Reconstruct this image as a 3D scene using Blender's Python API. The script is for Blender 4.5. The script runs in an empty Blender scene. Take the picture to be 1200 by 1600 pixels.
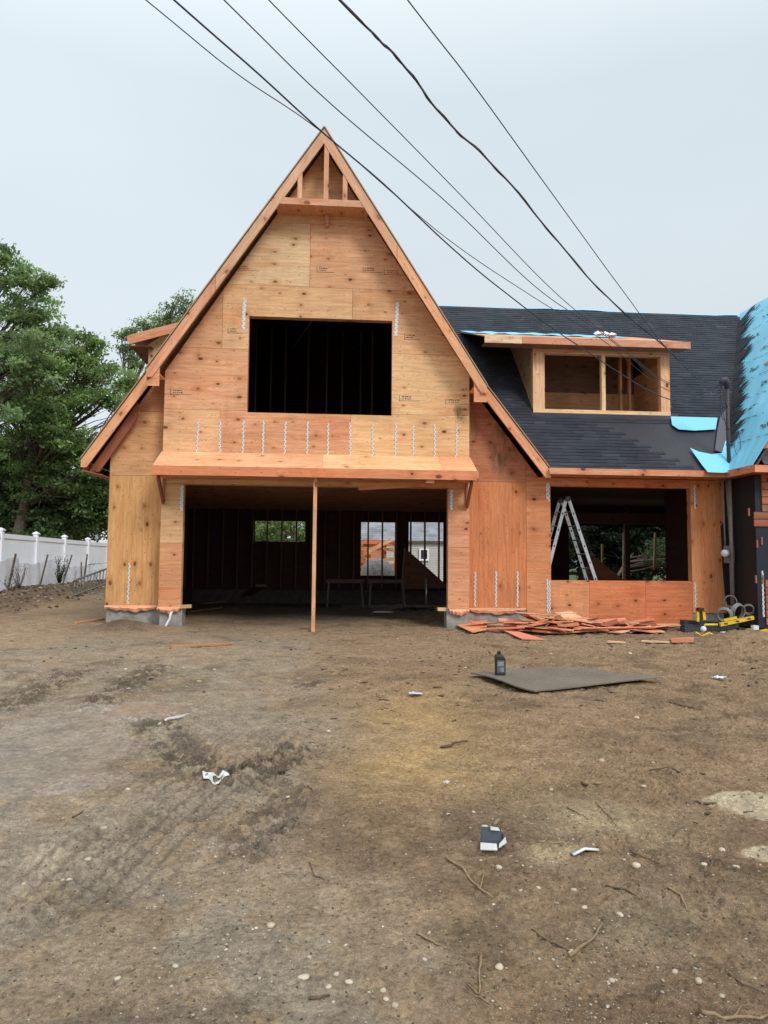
import bpy, math, random
import numpy as np
from mathutils import Vector, Matrix
random.seed(7); NR=np.random.RandomState(11)
sc=bpy.context.scene; COL=sc.collection
# ------------------------------------------------------------------ camera model
IW,IH,F=1200.,1600.,1150.
YAW,PIT,ROLL=math.radians(4.3),math.radians(4.1),math.radians(0.5)
CAM=Vector((0,-13.3,1.17))
FW=Vector((math.sin(YAW)*math.cos(PIT),math.cos(YAW)*math.cos(PIT),math.sin(PIT)))
R0=Vector((math.cos(YAW),-math.sin(YAW),0)); U0=R0.cross(FW)
RT=R0*math.cos(ROLL)+U0*math.sin(ROLL); UP=U0*math.cos(ROLL)-R0*math.sin(ROLL)
def ray(px,py): return RT*((px-IW/2)/F)+UP*(-(py-IH/2)/F)+FW
def onY(px,py,Y):
    d=ray(px,py); return CAM+d*((Y-CAM.y)/d.y)
def onD(px,py,Z): return CAM+ray(px,py)*Z
def onP(px,py,n,c):                       # plane n.p=c
    d=ray(px,py); n=Vector(n); return CAM+d*((c-n.dot(CAM))/n.dot(d))
# ------------------------------------------------------------------ terrain
def _lat(seed):
    return np.random.RandomState(seed).rand(256,256)
_L=[_lat(s) for s in range(8)]
def vnoise(x,y,f,s=0):
    L=_L[s%8]; X=np.asarray(x,float)*f+17.3*s+500; Y=np.asarray(y,float)*f+9.1*s+500
    xi=np.floor(X).astype(int); yi=np.floor(Y).astype(int); fx=X-xi; fy=Y-yi
    fx=fx*fx*(3-2*fx); fy=fy*fy*(3-2*fy)
    a=L[xi%256,yi%256]; b=L[(xi+1)%256,yi%256]; c=L[xi%256,(yi+1)%256]; d=L[(xi+1)%256,(yi+1)%256]
    return (a*(1-fx)+b*fx)*(1-fy)+(c*(1-fx)+d*fx)*fy
def fbm(x,y,f,o=4,s=0):
    v=0;a=1.;t=0
    for i in range(o): v=v+a*vnoise(x,y,f*2.03**i,s+i); t+=a; a*=.5
    return v/t
def sst(a,b,v): t=np.clip((np.asarray(v,float)-a)/(b-a),0,1); return t*t*(3-2*t)
def gbase(x,y):
    x=np.asarray(x,float); y=np.asarray(y,float)
    z=np.where(y<0,.05+.03*np.maximum(y,-16),.05)
    z=z+.12*sst(9,16,y)*sst(-3,-6,x)
    z=z+(.30*np.exp(-((x+7.9)/.8)**2)+.15*sst(-4.8,-8,x))*sst(3,7,y)
    z=z+.17*np.exp(-((x+3.55)/.42)**2-((y+.12)/.3)**2)
    z=z+.12*np.exp(-((x+4.9)/.5)**2-((y-.3)/.6)**2)
    z=z+.22*np.exp(-((x-6.5)/.7)**2-((y+2.4)/.6)**2)+.15*np.exp(-((x-7.6)/.9)**2-((y+3.2)/.8)**2)
    return z
def gr0(px,py):
    d=ray(px,py); t=3.
    for _ in range(40):
        p=CAM+d*t; e=p.z-float(gbase(p.x,p.y)); t+=e*2.5 if t<8 else e*6
        if abs(e)<.002: break
        t=max(.5,min(t,60))
    return CAM+d*t
def seg(x,y,a,b):                          # distance to and parameter along a segment
    ax,ay=a;bx,by=b; L=math.hypot(bx-ax,by-ay); ux,uy=(bx-ax)/L,(by-ay)/L
    s=(x-ax)*ux+(y-ay)*uy; d=-(x-ax)*uy+(y-ay)*ux
    return s,d,L
G=lambda a,b:(gr0(a,b).x,gr0(a,b).y)
TR=[(G(10,1445),G(470,1120),.20,.5),(G(-60,1420),G(330,1150),.20,.4),(G(250,1480),G(455,1180),.17,.35),
    (G(130,1110),G(250,1040),.22,.9),(G(225,1120),G(335,1215),.25,1.0),(G(355,1230),G(475,1160),.22,1.3),
    (G(375,1340),G(470,1215),.17,.8),(G(-20,1110),G(120,1045),.3,.9),(G(150,1300),G(330,1260),.2,.5),(G(470,1075),G(500,1062),.12,1.0)]
def ghigh(x,y):
    x=np.asarray(x,float); y=np.asarray(y,float)
    z=gbase(x,y)
    rough=.35+.65*sst(.3,1.6,x+.25*np.sin(y))
    wet=wetm(x,y)
    z=z+(fbm(x,y,.9,3,1)-.5)*.09
    z=z+(fbm(x,y,6,4,2)-.5)*.050*rough*(1-.8*wet)
    m=fbm(x,y,3.1,3,5)
    z=z+sst(.5,.75,m)*(fbm(x,y,22,3,4)-.45)*.060*rough*(1-wet)
    z=z+(fbm(x,y,45,3,3)-.5)*.013*(.4+rough)
    cl=sst(.50,.72,fbm(x,y,2.1,3,2))*(1-wet)*rough
    z=z+cl*(.018*sst(.50,.58,fbm(x,y,13,3,6))+.010*sst(.52,.60,fbm(x,y,31,2,1)))*(1-.7*wet)
    z=z+.006*(1-wet)*sst(.55,.62,fbm(x,y,60,2,5))*rough
    for a,b,w,k in TR:
        s,d,L=seg(x,y,a,b)
        m=sst(1.3*w,.75*w,np.abs(d))*sst(-.15,.1,s)*sst(L+.15,L-.1,s)
        lug=np.tanh(2.2*np.sin((s+np.abs(d)*.55)*2*np.pi/.105+vnoise(x,y,3,2)*5))
        z=z+m*k*((.016*lug*(.2+vnoise(x,y,2.5,6)))-.014+.022*sst(.47,.58,fbm(x,y,15,3,1))*min(k,1)*sst(.4,.6,k)+(fbm(x,y,28,3,1)-.5)*.03)
        z=z+k*.008*np.exp(-((np.abs(d)-w*1.25)/.04)**2)*sst(0,.2,s)*sst(L,L-.2,s)
    # parallel scrape lines
    s,d,L=seg(x,y,G(20,1450),G(420,1130))
    z=z+.006*np.sin(d*2*np.pi/.055)*sst(.5,.2,np.abs(d))*sst(-.1,.4,s)*sst(L,L-.4,s)*vnoise(x,y,1.7,4)
    return z
PUD=[(G(30,1160),.85),(G(150,1115),.6),(G(-60,1200),.9),(G(240,1110),.4),(G(60,1225),.35)]
def wetm(x,y):
    v=0
    for (cx,cy),r in PUD: v=v+np.exp(-(((x-cx)/r)**2+((y-cy)/(r*.75))**2))
    return sst(.42,.72,v+(fbm(x,y,2.2,3,7)-.5)*.5)
def gz(x,y): return float(ghigh(np.array([x]),np.array([y]))[0])
def gr(px,py):
    p=gr0(px,py); return Vector((p.x,p.y,gz(p.x,p.y)))
# ------------------------------------------------------------------ material helpers
def mat(name):
    m=bpy.data.materials.new(name); m.use_nodes=True; nt=m.node_tree; nt.nodes.clear()
    o=nt.nodes.new('ShaderNodeOutputMaterial'); b=nt.nodes.new('ShaderNodeBsdfPrincipled')
    nt.links.new(b.outputs[0],o.inputs[0]); return m,nt,b
def N(nt,t,ins=None,**kw):
    n=nt.nodes.new('ShaderNode'+t)
    for k,v in kw.items(): setattr(n,k,v)
    for k,v in (ins or {}).items():
        s=n.inputs[k]
        if hasattr(v,'node'): nt.links.new(v,s)
        else: s.default_value=v
    return n
def math_(nt,op,a,b=0.,c=False):
    n=N(nt,'Math',{0:a,1:b},operation=op,use_clamp=c); return n.outputs[0]
def mapr(nt,v,a,b,c=0.,d=1.):
    return N(nt,'MapRange',{0:v,1:a,2:b,3:c,4:d}).outputs[0]
def mixc(nt,f,a,b,bt='MIX'):
    n=nt.nodes.new('ShaderNodeMix'); n.data_type='RGBA'; n.blend_type=bt; n.clamp_factor=True
    for s,v in ((n.inputs[0],f),(n.inputs[6],a),(n.inputs[7],b)):
        if hasattr(v,'node'): nt.links.new(v,s)
        else: s.default_value=v if not isinstance(v,tuple) or len(v)==4 else (*v,1)
    return n.outputs[2]
def bump(nt,b,h,st=.3,d=.01):
    n=N(nt,'Bump',{'Height':h,'Strength':st,'Distance':d}); nt.links.new(n.outputs[0],b.inputs['Normal'])
def simple(name,col,rough=.6,metal=0.,noise=.25,sc_=8.,bmp=.15):
    m,nt,b=mat(name); g=N(nt,'NewGeometry'); tc=N(nt,'TexCoord')
    n=N(nt,'TexNoise',{'Vector':tc.outputs['Object'],'Scale':sc_,'Detail':5.}).outputs[0]
    c=mixc(nt,mapr(nt,n,.3,.7),tuple(x*(1-noise) for x in col),tuple(min(1,x*(1+noise)) for x in col))
    nt.links.new(c,b.inputs['Base Color']); b.inputs['Roughness'].default_value=rough; b.inputs['Metallic'].default_value=metal
    if bmp: bump(nt,b,n,bmp,.004)
    return m
def wood(name,kn=4.5,knr=.072,sheet=True,gl=.55):
    """wood with the grain running along U; sheet tint comes from the 'tint' colour attribute"""
    m,nt,b=mat(name)
    uv=N(nt,'UVMap').outputs[0]; at=N(nt,'VertexColor',layer_name='tint').outputs[0]
    st=N(nt,'Mapping',{'Vector':uv,'Scale':(1.3,22.,1.)}).outputs[0]
    g1=N(nt,'TexNoise',{'Vector':st,'Scale':1.,'Detail':5.,'Roughness':.6,'Distortion':.6}).outputs[0]
    st2=N(nt,'Mapping',{'Vector':uv,'Scale':(.55,3.2,1.)}).outputs[0]
    g2=N(nt,'TexNoise',{'Vector':st2,'Scale':1.,'Detail':3.,'Distortion':1.4}).outputs[0]
    ring=math_(nt,'SINE',math_(nt,'MULTIPLY',g2,90. if sheet else 60.))
    st3=N(nt,'Mapping',{'Vector':uv,'Scale':(4.,160.,1.)}).outputs[0]
    g3=N(nt,'TexNoise',{'Vector':st3,'Scale':1.,'Detail':2.}).outputs[0]
    val=math_(nt,'ADD',math_(nt,'ADD',mapr(nt,g1,.3,.7,.82,1.14),mapr(nt,ring,-1,1,-.055,.055)),mapr(nt,g3,.3,.7,-.06,.06))
    big=N(nt,'TexNoise',{'Vector':uv,'Scale':.9,'Detail':2.}).outputs[0]
    val=math_(nt,'MULTIPLY',val,mapr(nt,big,.3,.7,.88,1.1))
    vc=N(nt,'CombineColor',{0:val,1:math_(nt,'POWER',val,1.12),2:math_(nt,'POWER',val,1.3)}).outputs[0]
    c=mixc(nt,1.,at,vc,'MULTIPLY')
    # reddish flames
    c=mixc(nt,mapr(nt,g2,.52,.66,0,.55),c,mixc(nt,1.,c,(.99,.74,.62,1),'MULTIPLY'))
    g4=N(nt,'TexNoise',{'Vector':N(nt,'Mapping',{'Vector':uv,'Scale':(.5,2.2,1.),'Location':(7.,3.,0.)}).outputs[0],'Scale':1.,'Detail':4.,'Distortion':.8}).outputs[0]
    c=mixc(nt,mapr(nt,g4,.5,.7,0,.45),c,mixc(nt,1.,c,(1.06,1.06,1.04,1),'MULTIPLY')); c=mixc(nt,mapr(nt,g4,.48,.32,0,.4),c,mixc(nt,1.,c,(.84,.78,.74,1),'MULTIPLY'))
    # knots
    kv=N(nt,'Mapping',{'Vector':uv,'Scale':(kn*.62,kn,1.)}).outputs[0]
    wv=N(nt,'TexNoise',{'Vector':uv,'Scale':20.,'Detail':2.}).outputs['Color']
    kv=N(nt,'VectorMath',{0:kv,1:N(nt,'VectorMath',{0:wv,'Scale':.055},operation='SCALE').outputs[0]},operation='ADD').outputs[0]
    v=N(nt,'TexVoronoi',{'Vector':kv,'Scale':1.,'Randomness':.85},voronoi_dimensions='2D')
    rnd=N(nt,'SeparateColor',{0:v.outputs['Color']}).outputs[0]
    rad=mapr(nt,rnd,.45,1.,0.,knr*1.9)
    kd=math_(nt,'DIVIDE',v.outputs['Distance'],math_(nt,'MAXIMUM',rad,.0001))
    kmask=mapr(nt,kd,.75,1.05,1.,0.)
    halo=mapr(nt,kd,1.,3.6,.5,0.)
    c=mixc(nt,halo,c,mixc(nt,1.,c,(.68,.5,.4,1),'MULTIPLY'))
    c=mixc(nt,math_(nt,'MULTIPLY',kmask,mapr(nt,N(nt,'SeparateColor',{0:v.outputs['Color']}).outputs[1],0.,1.,.4,.95)),c,(.075,.036,.018,1))
    v2=N(nt,'TexVoronoi',{'Vector':N(nt,'Mapping',{'Vector':uv,'Scale':(6.,9.,1.)}).outputs[0],'Scale':1.,'Randomness':.9},voronoi_dimensions='2D')
    s2=mapr(nt,N(nt,'SeparateColor',{0:v2.outputs['Color']}).outputs[2],.72,.74,0,1)
    c=mixc(nt,math_(nt,'MULTIPLY',s2,mapr(nt,v2.outputs['Distance'],.05,.09,.7,0)),c,(.10,.055,.03,1))
    # rain stain
    ob=N(nt,'TexCoord').outputs['Object']
    sn=N(nt,'TexNoise',{'Vector':N(nt,'Mapping',{'Vector':ob,'Scale':(3.,3.,.45)}).outputs[0],'Scale':1.,'Detail':4.}).outputs[0]
    c=mixc(nt,mapr(nt,sn,.56,.75,0,.4),c,mixc(nt,1.,c,(.7,.62,.58,1),'MULTIPLY'))
    o3=N(nt,'SeparateXYZ',{0:ob}); 
    def ell(cx,cz,rx,rz): return math_(nt,'ADD',math_(nt,'POWER',math_(nt,'ABSOLUTE',math_(nt,'DIVIDE',math_(nt,'SUBTRACT',o3.outputs[0],cx),rx)),2.),math_(nt,'POWER',math_(nt,'ABSOLUTE',math_(nt,'DIVIDE',math_(nt,'SUBTRACT',o3.outputs[2],cz),rz)),2.))
    mo=N(nt,'TexNoise',{'Vector':N(nt,'Mapping',{'Vector':ob,'Scale':(7.,7.,2.2)}).outputs[0],'Scale':1.,'Detail':6.,'Roughness':.7}).outputs[0]
    if sheet:
        for cx,cz,rx,rz,am in ((3.3,3.35,.30,.62,.8),(2.7,3.75,.16,.5,.45),(2.35,3.98,.22,.16,.8)):
            mk=math_(nt,'MULTIPLY',mapr(nt,ell(cx,cz,rx,rz),.2,1.1,1,0),mapr(nt,mo,.42,.6,0,am)); c=mixc(nt,mk,c,(.085,.065,.045,1))
    nt.links.new(c,b.inputs['Base Color']); b.inputs['Roughness'].default_value=gl+.2
    b.inputs['Specular IOR Level'].default_value=.25
    bump(nt,b,math_(nt,'SUBTRACT',g1,math_(nt,'MULTIPLY',kmask,.5)),.25,.004)
    return m
M={}
M['ply']=wood('plywood'); M['lum']=wood('lumber',4.2,.085,False)
M['ink']=simple('stamp_ink',(.10,.055,.035),.8,0,.1,5,0)
def tintm(name,rough=.85,var=.35,scl=60.,bm=.4,spec=.3):
    m,nt,b=mat(name); at=N(nt,'VertexColor',layer_name='tint').outputs[0]; ob=N(nt,'TexCoord').outputs['Object']
    n=N(nt,'TexNoise',{'Vector':ob,'Scale':scl,'Detail':4.,'Roughness':.7}).outputs[0]
    n2=N(nt,'TexNoise',{'Vector':ob,'Scale':1.3,'Detail':4.}).outputs[0]
    v=math_(nt,'MULTIPLY',mapr(nt,n,.3,.7,1-var,1+var),mapr(nt,n2,.3,.7,1-var*.6,1+var*.6))
    c=mixc(nt,1.,at,N(nt,'CombineColor',{0:v,1:v,2:v}).outputs[0],'MULTIPLY')
    nt.links.new(c,b.inputs['Base Color']); b.inputs['Roughness'].default_value=rough; b.inputs['Specular IOR Level'].default_value=spec
    if bm: bump(nt,b,n,bm,.003)
    return m
M['shingle']=tintm('asphalt_shingle',.8,.4,70,.5)
M['felt']=tintm('roof_felt',.55,.25,30,.1,.4)
M['wrap']=tintm('roof_wrap',.5,.05,30,.05,.4)
M['tint']=tintm('painted_or_bare',.6,.15,25,.1)
M['rough']=tintm('rough_matter',.9,.3,45,.5)
M['metal']=simple('aluminium',(.62,.64,.66),.38,.85,.15,20,.05)
M['galv']=simple('galvanised',(.72,.73,.74),.5,.1,.2,30,.05)
M['concrete']=simple('concrete',(.30,.29,.27),.9,0,.3,9,.4)
M['dkconc']=simple('shade_tinted_concrete',(.10,.09,.08),.9,0,.3,9,.4)  # concrete darkened for the inner foundation; indoor shade put into its colour
M['bolt']=simple('nail_hole',(.22,.17,.13),.7,0,.2,9,0)
M['vinyl']=simple('white_vinyl',(.90,.91,.94),.35,0,.03,2,0)
M['black']=simple('black_rubber',(.02,.02,.022),.6,0,.3,8,.1)
M['white']=simple('white_plastic',(.75,.76,.78),.5,0,.08,10,.1)
M['yellow']=simple('yellow_paint',(.75,.5,.03),.45,0,.25,25,.1)
M['grey']=simple('grey_pvc',(.20,.195,.185),.5,0,.15,12,.1)
M['cable']=simple('cable_jacket',(.045,.05,.065),.6,0,.2,9,0)
M['bark']=simple('bark',(.13,.10,.075),.95,0,.45,14,.8)
def leafmat(name):
    m=bpy.data.materials.new(name); m.use_nodes=True; nt=m.node_tree; nt.nodes.clear()
    o=nt.nodes.new('ShaderNodeOutputMaterial'); at=N(nt,'VertexColor',layer_name='tint').outputs[0]
    d=N(nt,'BsdfPrincipled',{'Base Color':at,'Roughness':.5,'Specular IOR Level':.3}); t=N(nt,'BsdfTranslucent',{'Color':mixc(nt,1.,at,(1.1,1.25,.6,1),'MULTIPLY')})
    s=N(nt,'MixShader',{0:.45}); nt.links.new(d.outputs[0],s.inputs[1]); nt.links.new(t.outputs[0],s.inputs[2]); nt.links.new(s.outputs[0],o.inputs[0]); return m
M['leaf']=leafmat('leaves')
# ------------------------------------------------------------------ mesh builder
def lin(r,g,b,e=1.):
    f=lambda c:((c/255+.055)/1.055)**2.4 if c>10 else c/255/12.92
    return (min(.9,f(r)/e),min(.9,f(g)/e),min(.9,f(b)/e))
class MB:
    def __init__(s,mats=('ply',)):
        s.v=[];s.f=[];s.uv=[];s.c=[];s.m=[];s.mats=list(mats); s.g=Vector((1,0,0)); s.t=(.5,.5,.5); s.off=(0,0); s.mi=0; s.sm=[]
    def piece(s,g=None,t=None,mi=None):
        if g is not None: s.g=Vector(g).normalized()
        if t is not None: s.t=t
        if mi is not None: s.mi=mi if isinstance(mi,int) else s.mats.index(mi)
        s.off=(random.random()*40,random.random()*40); return s
    def add(s,vs,fs,smooth=False):
        b=len(s.v); vs=[Vector(p) for p in vs]; s.v+=vs
        for f in fs:
            s.f.append([b+i for i in f])
            p=[vs[i] for i in f]; n=Vector((0,0,0))
            for i in range(len(p)):
                a,c=p[i],p[(i+1)%len(p)]; n+=Vector(((a.y-c.y)*(a.z+c.z),(a.z-c.z)*(a.x+c.x),(a.x-c.x)*(a.y+c.y)))
            n=n.normalized() if n.length>1e-12 else Vector((0,0,1)); w=n.cross(s.g)
            w=w.normalized() if w.length>.1 else (Vector((0,0,1)) if abs(n.z)<.9 else Vector((0,1,0)))
            g=s.g if abs(n.dot(s.g))<.9 else n.cross(w)
            s.uv+=[(q.dot(g)+s.off[0],q.dot(w)+s.off[1]) for q in p]
            s.c+=[s.t]*len(f); s.m.append(s.mi); s.sm.append(smooth)
        return s
    def prism(s,poly,vec):
        vec=Vector(vec); p=[Vector(q) for q in poly]; n=len(p)
        c=sum(((p[i]-p[0]).cross(p[i+1]-p[0]) for i in range(1,n-1)),Vector((0,0,0)))
        if c.dot(vec)>0: p=p[::-1]
        q=[a+vec for a in p]
        return s.add(p+q,[list(range(n)),list(range(2*n-1,n-1,-1))]+[[i+n,(i+1)%n+n,(i+1)%n,i] for i in range(n)])
    def box(s,x0,x1,y0,y1,z0,z1):
        return s.prism([(x0,y0,z0),(x1,y0,z0),(x1,y1,z0),(x0,y1,z0)],(0,0,z1-z0))
    def beam(s,a,b,w,h,up=(0,0,1),t=None,mi=None):
        a=Vector(a);b=Vector(b);d=(b-a).normalized(); s.piece(d,t,mi)
        r=d.cross(Vector(up)); r=(r if r.length>.01 else d.cross(Vector((0,1,0)))).normalized(); u=r.cross(d)
        return s.prism([a+r*w/2+u*h/2,a-r*w/2+u*h/2,a-r*w/2-u*h/2,a+r*w/2-u*h/2],b-a)
    def tube(s,pts,r,n=6,t=None,mi=None,cap=True):
        pts=[Vector(p) for p in pts]; rs=r if isinstance(r,(list,tuple)) else [r]*len(pts)
        s.piece((pts[-1]-pts[0]) if (pts[-1]-pts[0]).length>1e-5 else (0,0,1),t,mi)
        vs=[];fs=[];pr=None
        for i,p in enumerate(pts):
            d=(pts[min(i+1,len(pts)-1)]-pts[max(i-1,0)]).normalized()
            if pr is None: pr=d.orthogonal().normalized()
            pr=(pr-d*pr.dot(d)); pr=pr.normalized() if pr.length>1e-4 else d.orthogonal().normalized(); q=d.cross(pr)
            vs+=[p+(pr*math.cos(2*math.pi*k/n)+q*math.sin(2*math.pi*k/n))*rs[i] for k in range(n)]
        for i in range(len(pts)-1):
            for k in range(n): fs.append([i*n+k,i*n+(k+1)%n,(i+1)*n+(k+1)%n,(i+1)*n+k])
        if cap: fs+= [list(range(n))[::-1],[(len(pts)-1)*n+k for k in range(n)]]
        return s.add(vs,fs,True)
    def lathe(s,prof,o=(0,0,0),n=16,ax=None):
        o=Vector(o); vs=[];fs=[]; Q=Matrix.Identity(3) if ax is None else Vector((0,0,1)).rotation_difference(Vector(ax)).to_matrix()
        for r,z in prof: vs+=[o+Q@Vector((r*math.cos(2*math.pi*k/n),r*math.sin(2*math.pi*k/n),z)) for k in range(n)]
        for i in range(len(prof)-1):
            for k in range(n): fs.append([i*n+k,i*n+(k+1)%n,(i+1)*n+(k+1)%n,(i+1)*n+k])
        return s.add(vs,fs,True)
    def build(s,name,parent=None,mat=None,origin=None):
        me=bpy.data.meshes.new(name); o3=Vector(origin) if origin is not None else Vector((0,0,0))
        me.from_pydata([tuple(p-o3) for p in s.v],[],s.f)
        for m in s.mats: me.materials.append(M[m])
        me.polygons.foreach_set('material_index',s.m); me.polygons.foreach_set('use_smooth',s.sm)
        u=me.uv_layers.new(name='UVMap'); u.data.foreach_set('uv',[c for p in s.uv for c in p])
        a=me.color_attributes.new('tint','FLOAT_COLOR','CORNER'); a.data.foreach_set('color',[k for c in s.c for k in (*c[:3],1.)])
        me.update(); o=bpy.data.objects.new(name,me); COL.objects.link(o)
        if origin is not None: o.location=o3
        if parent is not None: 
            o.parent=parent
        return o
def tag(o,label,cat,group=None,kind=None):
    o['label']=label; o['category']=cat
    if group: o['group']=group
    if kind: o['kind']=kind
    return o
def struct(o): o['kind']='structure'; return o
def thing(name,label,cat,loc=(0,0,0),group=None):
    o=bpy.data.objects.new(name,None); COL.objects.link(o); o.location=loc; o.empty_display_size=.2
    return tag(o,label,cat,group)
def clip(poly,hps):                         # 2-D polygon against half planes a*x+b*y<=c
    for a,b,c in hps:
        out=[]
        for i in range(len(poly)):
            p,q=poly[i],poly[(i+1)%len(poly)]; dp=a*p[0]+b*p[1]-c; dq=a*q[0]+b*q[1]-c
            if dp<=0: out.append(p)
            if dp*dq<0: t=dp/(dp-dq); out.append((p[0]+(q[0]-p[0])*t,p[1]+(q[1]-p[1])*t))
        poly=out
        if len(poly)<3: return []
    return poly
def minus(r,holes):
    rs=[r]
    for h in holes:
        nx=[]
        for (a,b,c,d) in rs:
            if h[0]>=b or h[1]<=a or h[2]>=d or h[3]<=c: nx.append((a,b,c,d)); continue
            if c<h[2]: nx.append((a,b,c,h[2]))
            if d>h[3]: nx.append((a,b,h[3],d))
            lo,hi=max(c,h[2]),min(d,h[3])
            if a<h[0]: nx.append((a,h[0],lo,hi))
            if b>h[1]: nx.append((h[1],b,lo,hi))
        rs=nx
    return rs
def sheets(mb,lst,y,holes=(),hps=(),th=.014,axis='y',gap=.0025):
    """plywood sheets (x0,x1,z0,z1,tint,'h'|'v') standing in plane y (or x=y when axis is 'x')"""
    for (a,b,c,d,t,g) in lst:
        gv=(0,0,1) if g=='v' else ((1,0,0) if axis=='y' else (0,1,0))
        mb.piece(gv,t); off=mb.off
        for r in minus((a+gap,b-gap,c+gap,d-gap),holes):
            p=clip([(r[0],r[2]),(r[1],r[2]),(r[1],r[3]),(r[0],r[3])],hps)
            if len(p)<3: continue
            mb.off=off
            if axis=='y': mb.prism([(u,y,w) for u,w in p],(0,th,0))
            else: mb.prism([(y,u,w) for u,w in p],(th,0,0))
E_=.81
def T(r,g,b,k=.155):
    c=lin(r,g,b,E_); l=.3*c[0]+.6*c[1]+.1*c[2]; return tuple(max(0,q*(1-k)+l*k) for q in c)
PALE=T(204,168,122);RED=T(203,148,102);TAN=T(208,160,108);ORG=T(205,128,78);YEL=T(198,144,80);DKO=T(196,118,62);LUM=T(206,142,98);LPALE=T(214,166,112);DRED=T(176,108,68)
AX=-.18                                      # ridge line of the big gable
def lum(): 
    k=random.uniform(.88,1.1); return tuple(c*k for c in LUM)
HOUSE=thing('unfinished_house','unfinished plywood house with steep gable, wide garage opening, dormer and blue roof wrap','house')
H=HOUSE
def hp_gable(zt,m,cx=AX): return [(m,1,zt+m*cx),(-m,1,zt-m*cx)]
UPR=hp_gable(8.93,1.545)                   # underside of the upper roof
GWIN=(-1.50,1.125,3.90,5.68); GOP=(-2.585,2.175,-1,2.57)
# --- bay wall ------------------------------------------------------
mb=MB(('ply','ink'))
sheets(mb,[(-2.975,2.57,7.46,9.3,TAN,'h'),
 (-2.975,-.41,6.26,7.46,PALE,'h'),(-.41,2.57,6.26,7.46,RED,'h'),
 (-2.975,-1.98,5.06,6.26,RED,'h'),(-1.98,.385,5.06,6.26,TAN,'h'),(.385,2.57,5.06,6.26,T(205,152,102),'h'),
 (-2.975,-1.5,3.93,5.06,T(204,146,100),'h'),(-1.5,2.57,3.93,5.06,T(214,168,114),'h'),
 (-2.975,-1.98,2.76,3.93,T(212,160,108),'h'),(-1.98,.375,2.76,3.93,T(205,142,96),'h'),(.375,2.57,2.76,3.93,T(214,165,108),'h'),
 (-2.975,2.57,2.585,2.76,TAN,'h')],0,[GWIN],UPR)
def stamp(mb,px,py,Y,w=.5,d=.004):
    p=onY(px,py,Y); x,z=p.x,p.z; y=Y-.0035
    mb.piece((1,0,0),mi=1)
    w*=random.uniform(.5,1.); mb.box(x,x+.008,y,Y-.0005,z-.06,z+.05); mb.box(x,x+w,y,Y-.0005,z-.05,z-.045)
    for r in range(2):
        xx=x+.03+random.random()*.03
        while xx<x+w*.55:
            l=random.uniform(.012,.04); mb.box(xx,xx+l,y,Y-.0005,z-.02+r*.04,z-.008+r*.04+random.random()*.008); xx+=l+random.uniform(.006,.02)
    mb.mi=0
for a,b in ((495,421),(567,421),(365,418),(356,516),(632,526),(624,622),(696,627),(266,612),(470,327),(532,322),(600,425)): stamp(mb,a,b,0)
bay=mb.build('gable_wall',H)
# --- straps ---------------------------------------------------------
def strap(x,z0,z1,y,w=.03,parent=None,lean=0.):
    s=MB(('galv','bolt','galv')); n=int((z1-z0)/.040); s.piece((0,0,1),(.7,.7,.7),0)
    s.prism([(x-w/2,y-.002,z0),(x+w/2,y-.002,z0),(x+w/2+lean,y-.002,z1),(x-w/2+lean,y-.002,z1)],(0,-.003,0))
    for i in range(n):
        z=z0+(i+.5)*(z1-z0)/n; xx=x+lean*(z-z0)/(z1-z0)+(.3*w if i%2 else -.3*w)
        s.mi=1; s.box(xx-.008,xx+.008,y-.0065,y-.005,z-.007,z+.007)
        s.mi=2; xx=x*2+2*lean*(z-z0)/(z1-z0)-xx; s.box(xx-.010,xx+.010,y-.011,y-.005,z-.013,z+.013)
    return s.build('metal_strap',parent)
for px in (309,345,381,412,446,481,513,548,583,618,646,680,713):
    a=onY(px,655+ (px-309)*.026,0); strap(a.x,3.10+random.uniform(-.02,.02),3.75+random.uniform(-.02,.02),0,parent=bay,lean=random.uniform(-.01,.02))
strap(-1.60,5.42,6.02,0,.06,bay,.01); strap(1.19,5.39,6.03,0,.06,bay,.03)
# --- piers beside the garage opening ---------------------------------
def pier(x0,x1,t1,t2,zs,flip):
    p=MB(('ply','ink')); sheets(p,[(x0,x1,.38,zs,t2,'h'),(x0,x1,zs,2.585,t1,'h')],0)
    xx=x1 if flip else x0
    p.piece((0,0,1),T(200,160,120)); p.box(xx-(.0 if not flip else .04),xx+(.04 if not flip else 0),.016,.15,.38,2.6)
    return p.build('garage_pier',H)
p1=pier(-2.975,-2.585,T(202,158,108),T(202,136,88),1.52,True); p2=pier(2.175,2.57,T(203,138,92),T(203,138,92),1.5,False)
strap(-2.615,2.10,2.55,0,.05,p1); strap(2.235,2.18,2.55,0,.05,p2)
# bay cheeks between bay plane and wing plane
for x_,t_ in ((-2.975,TAN),(2.556,DRED)):
    mb=MB(); sheets(mb,[(.016,.4,.38,4.6,t_,'v')],x_,axis='x'); mb.build('bay_return',H)
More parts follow.
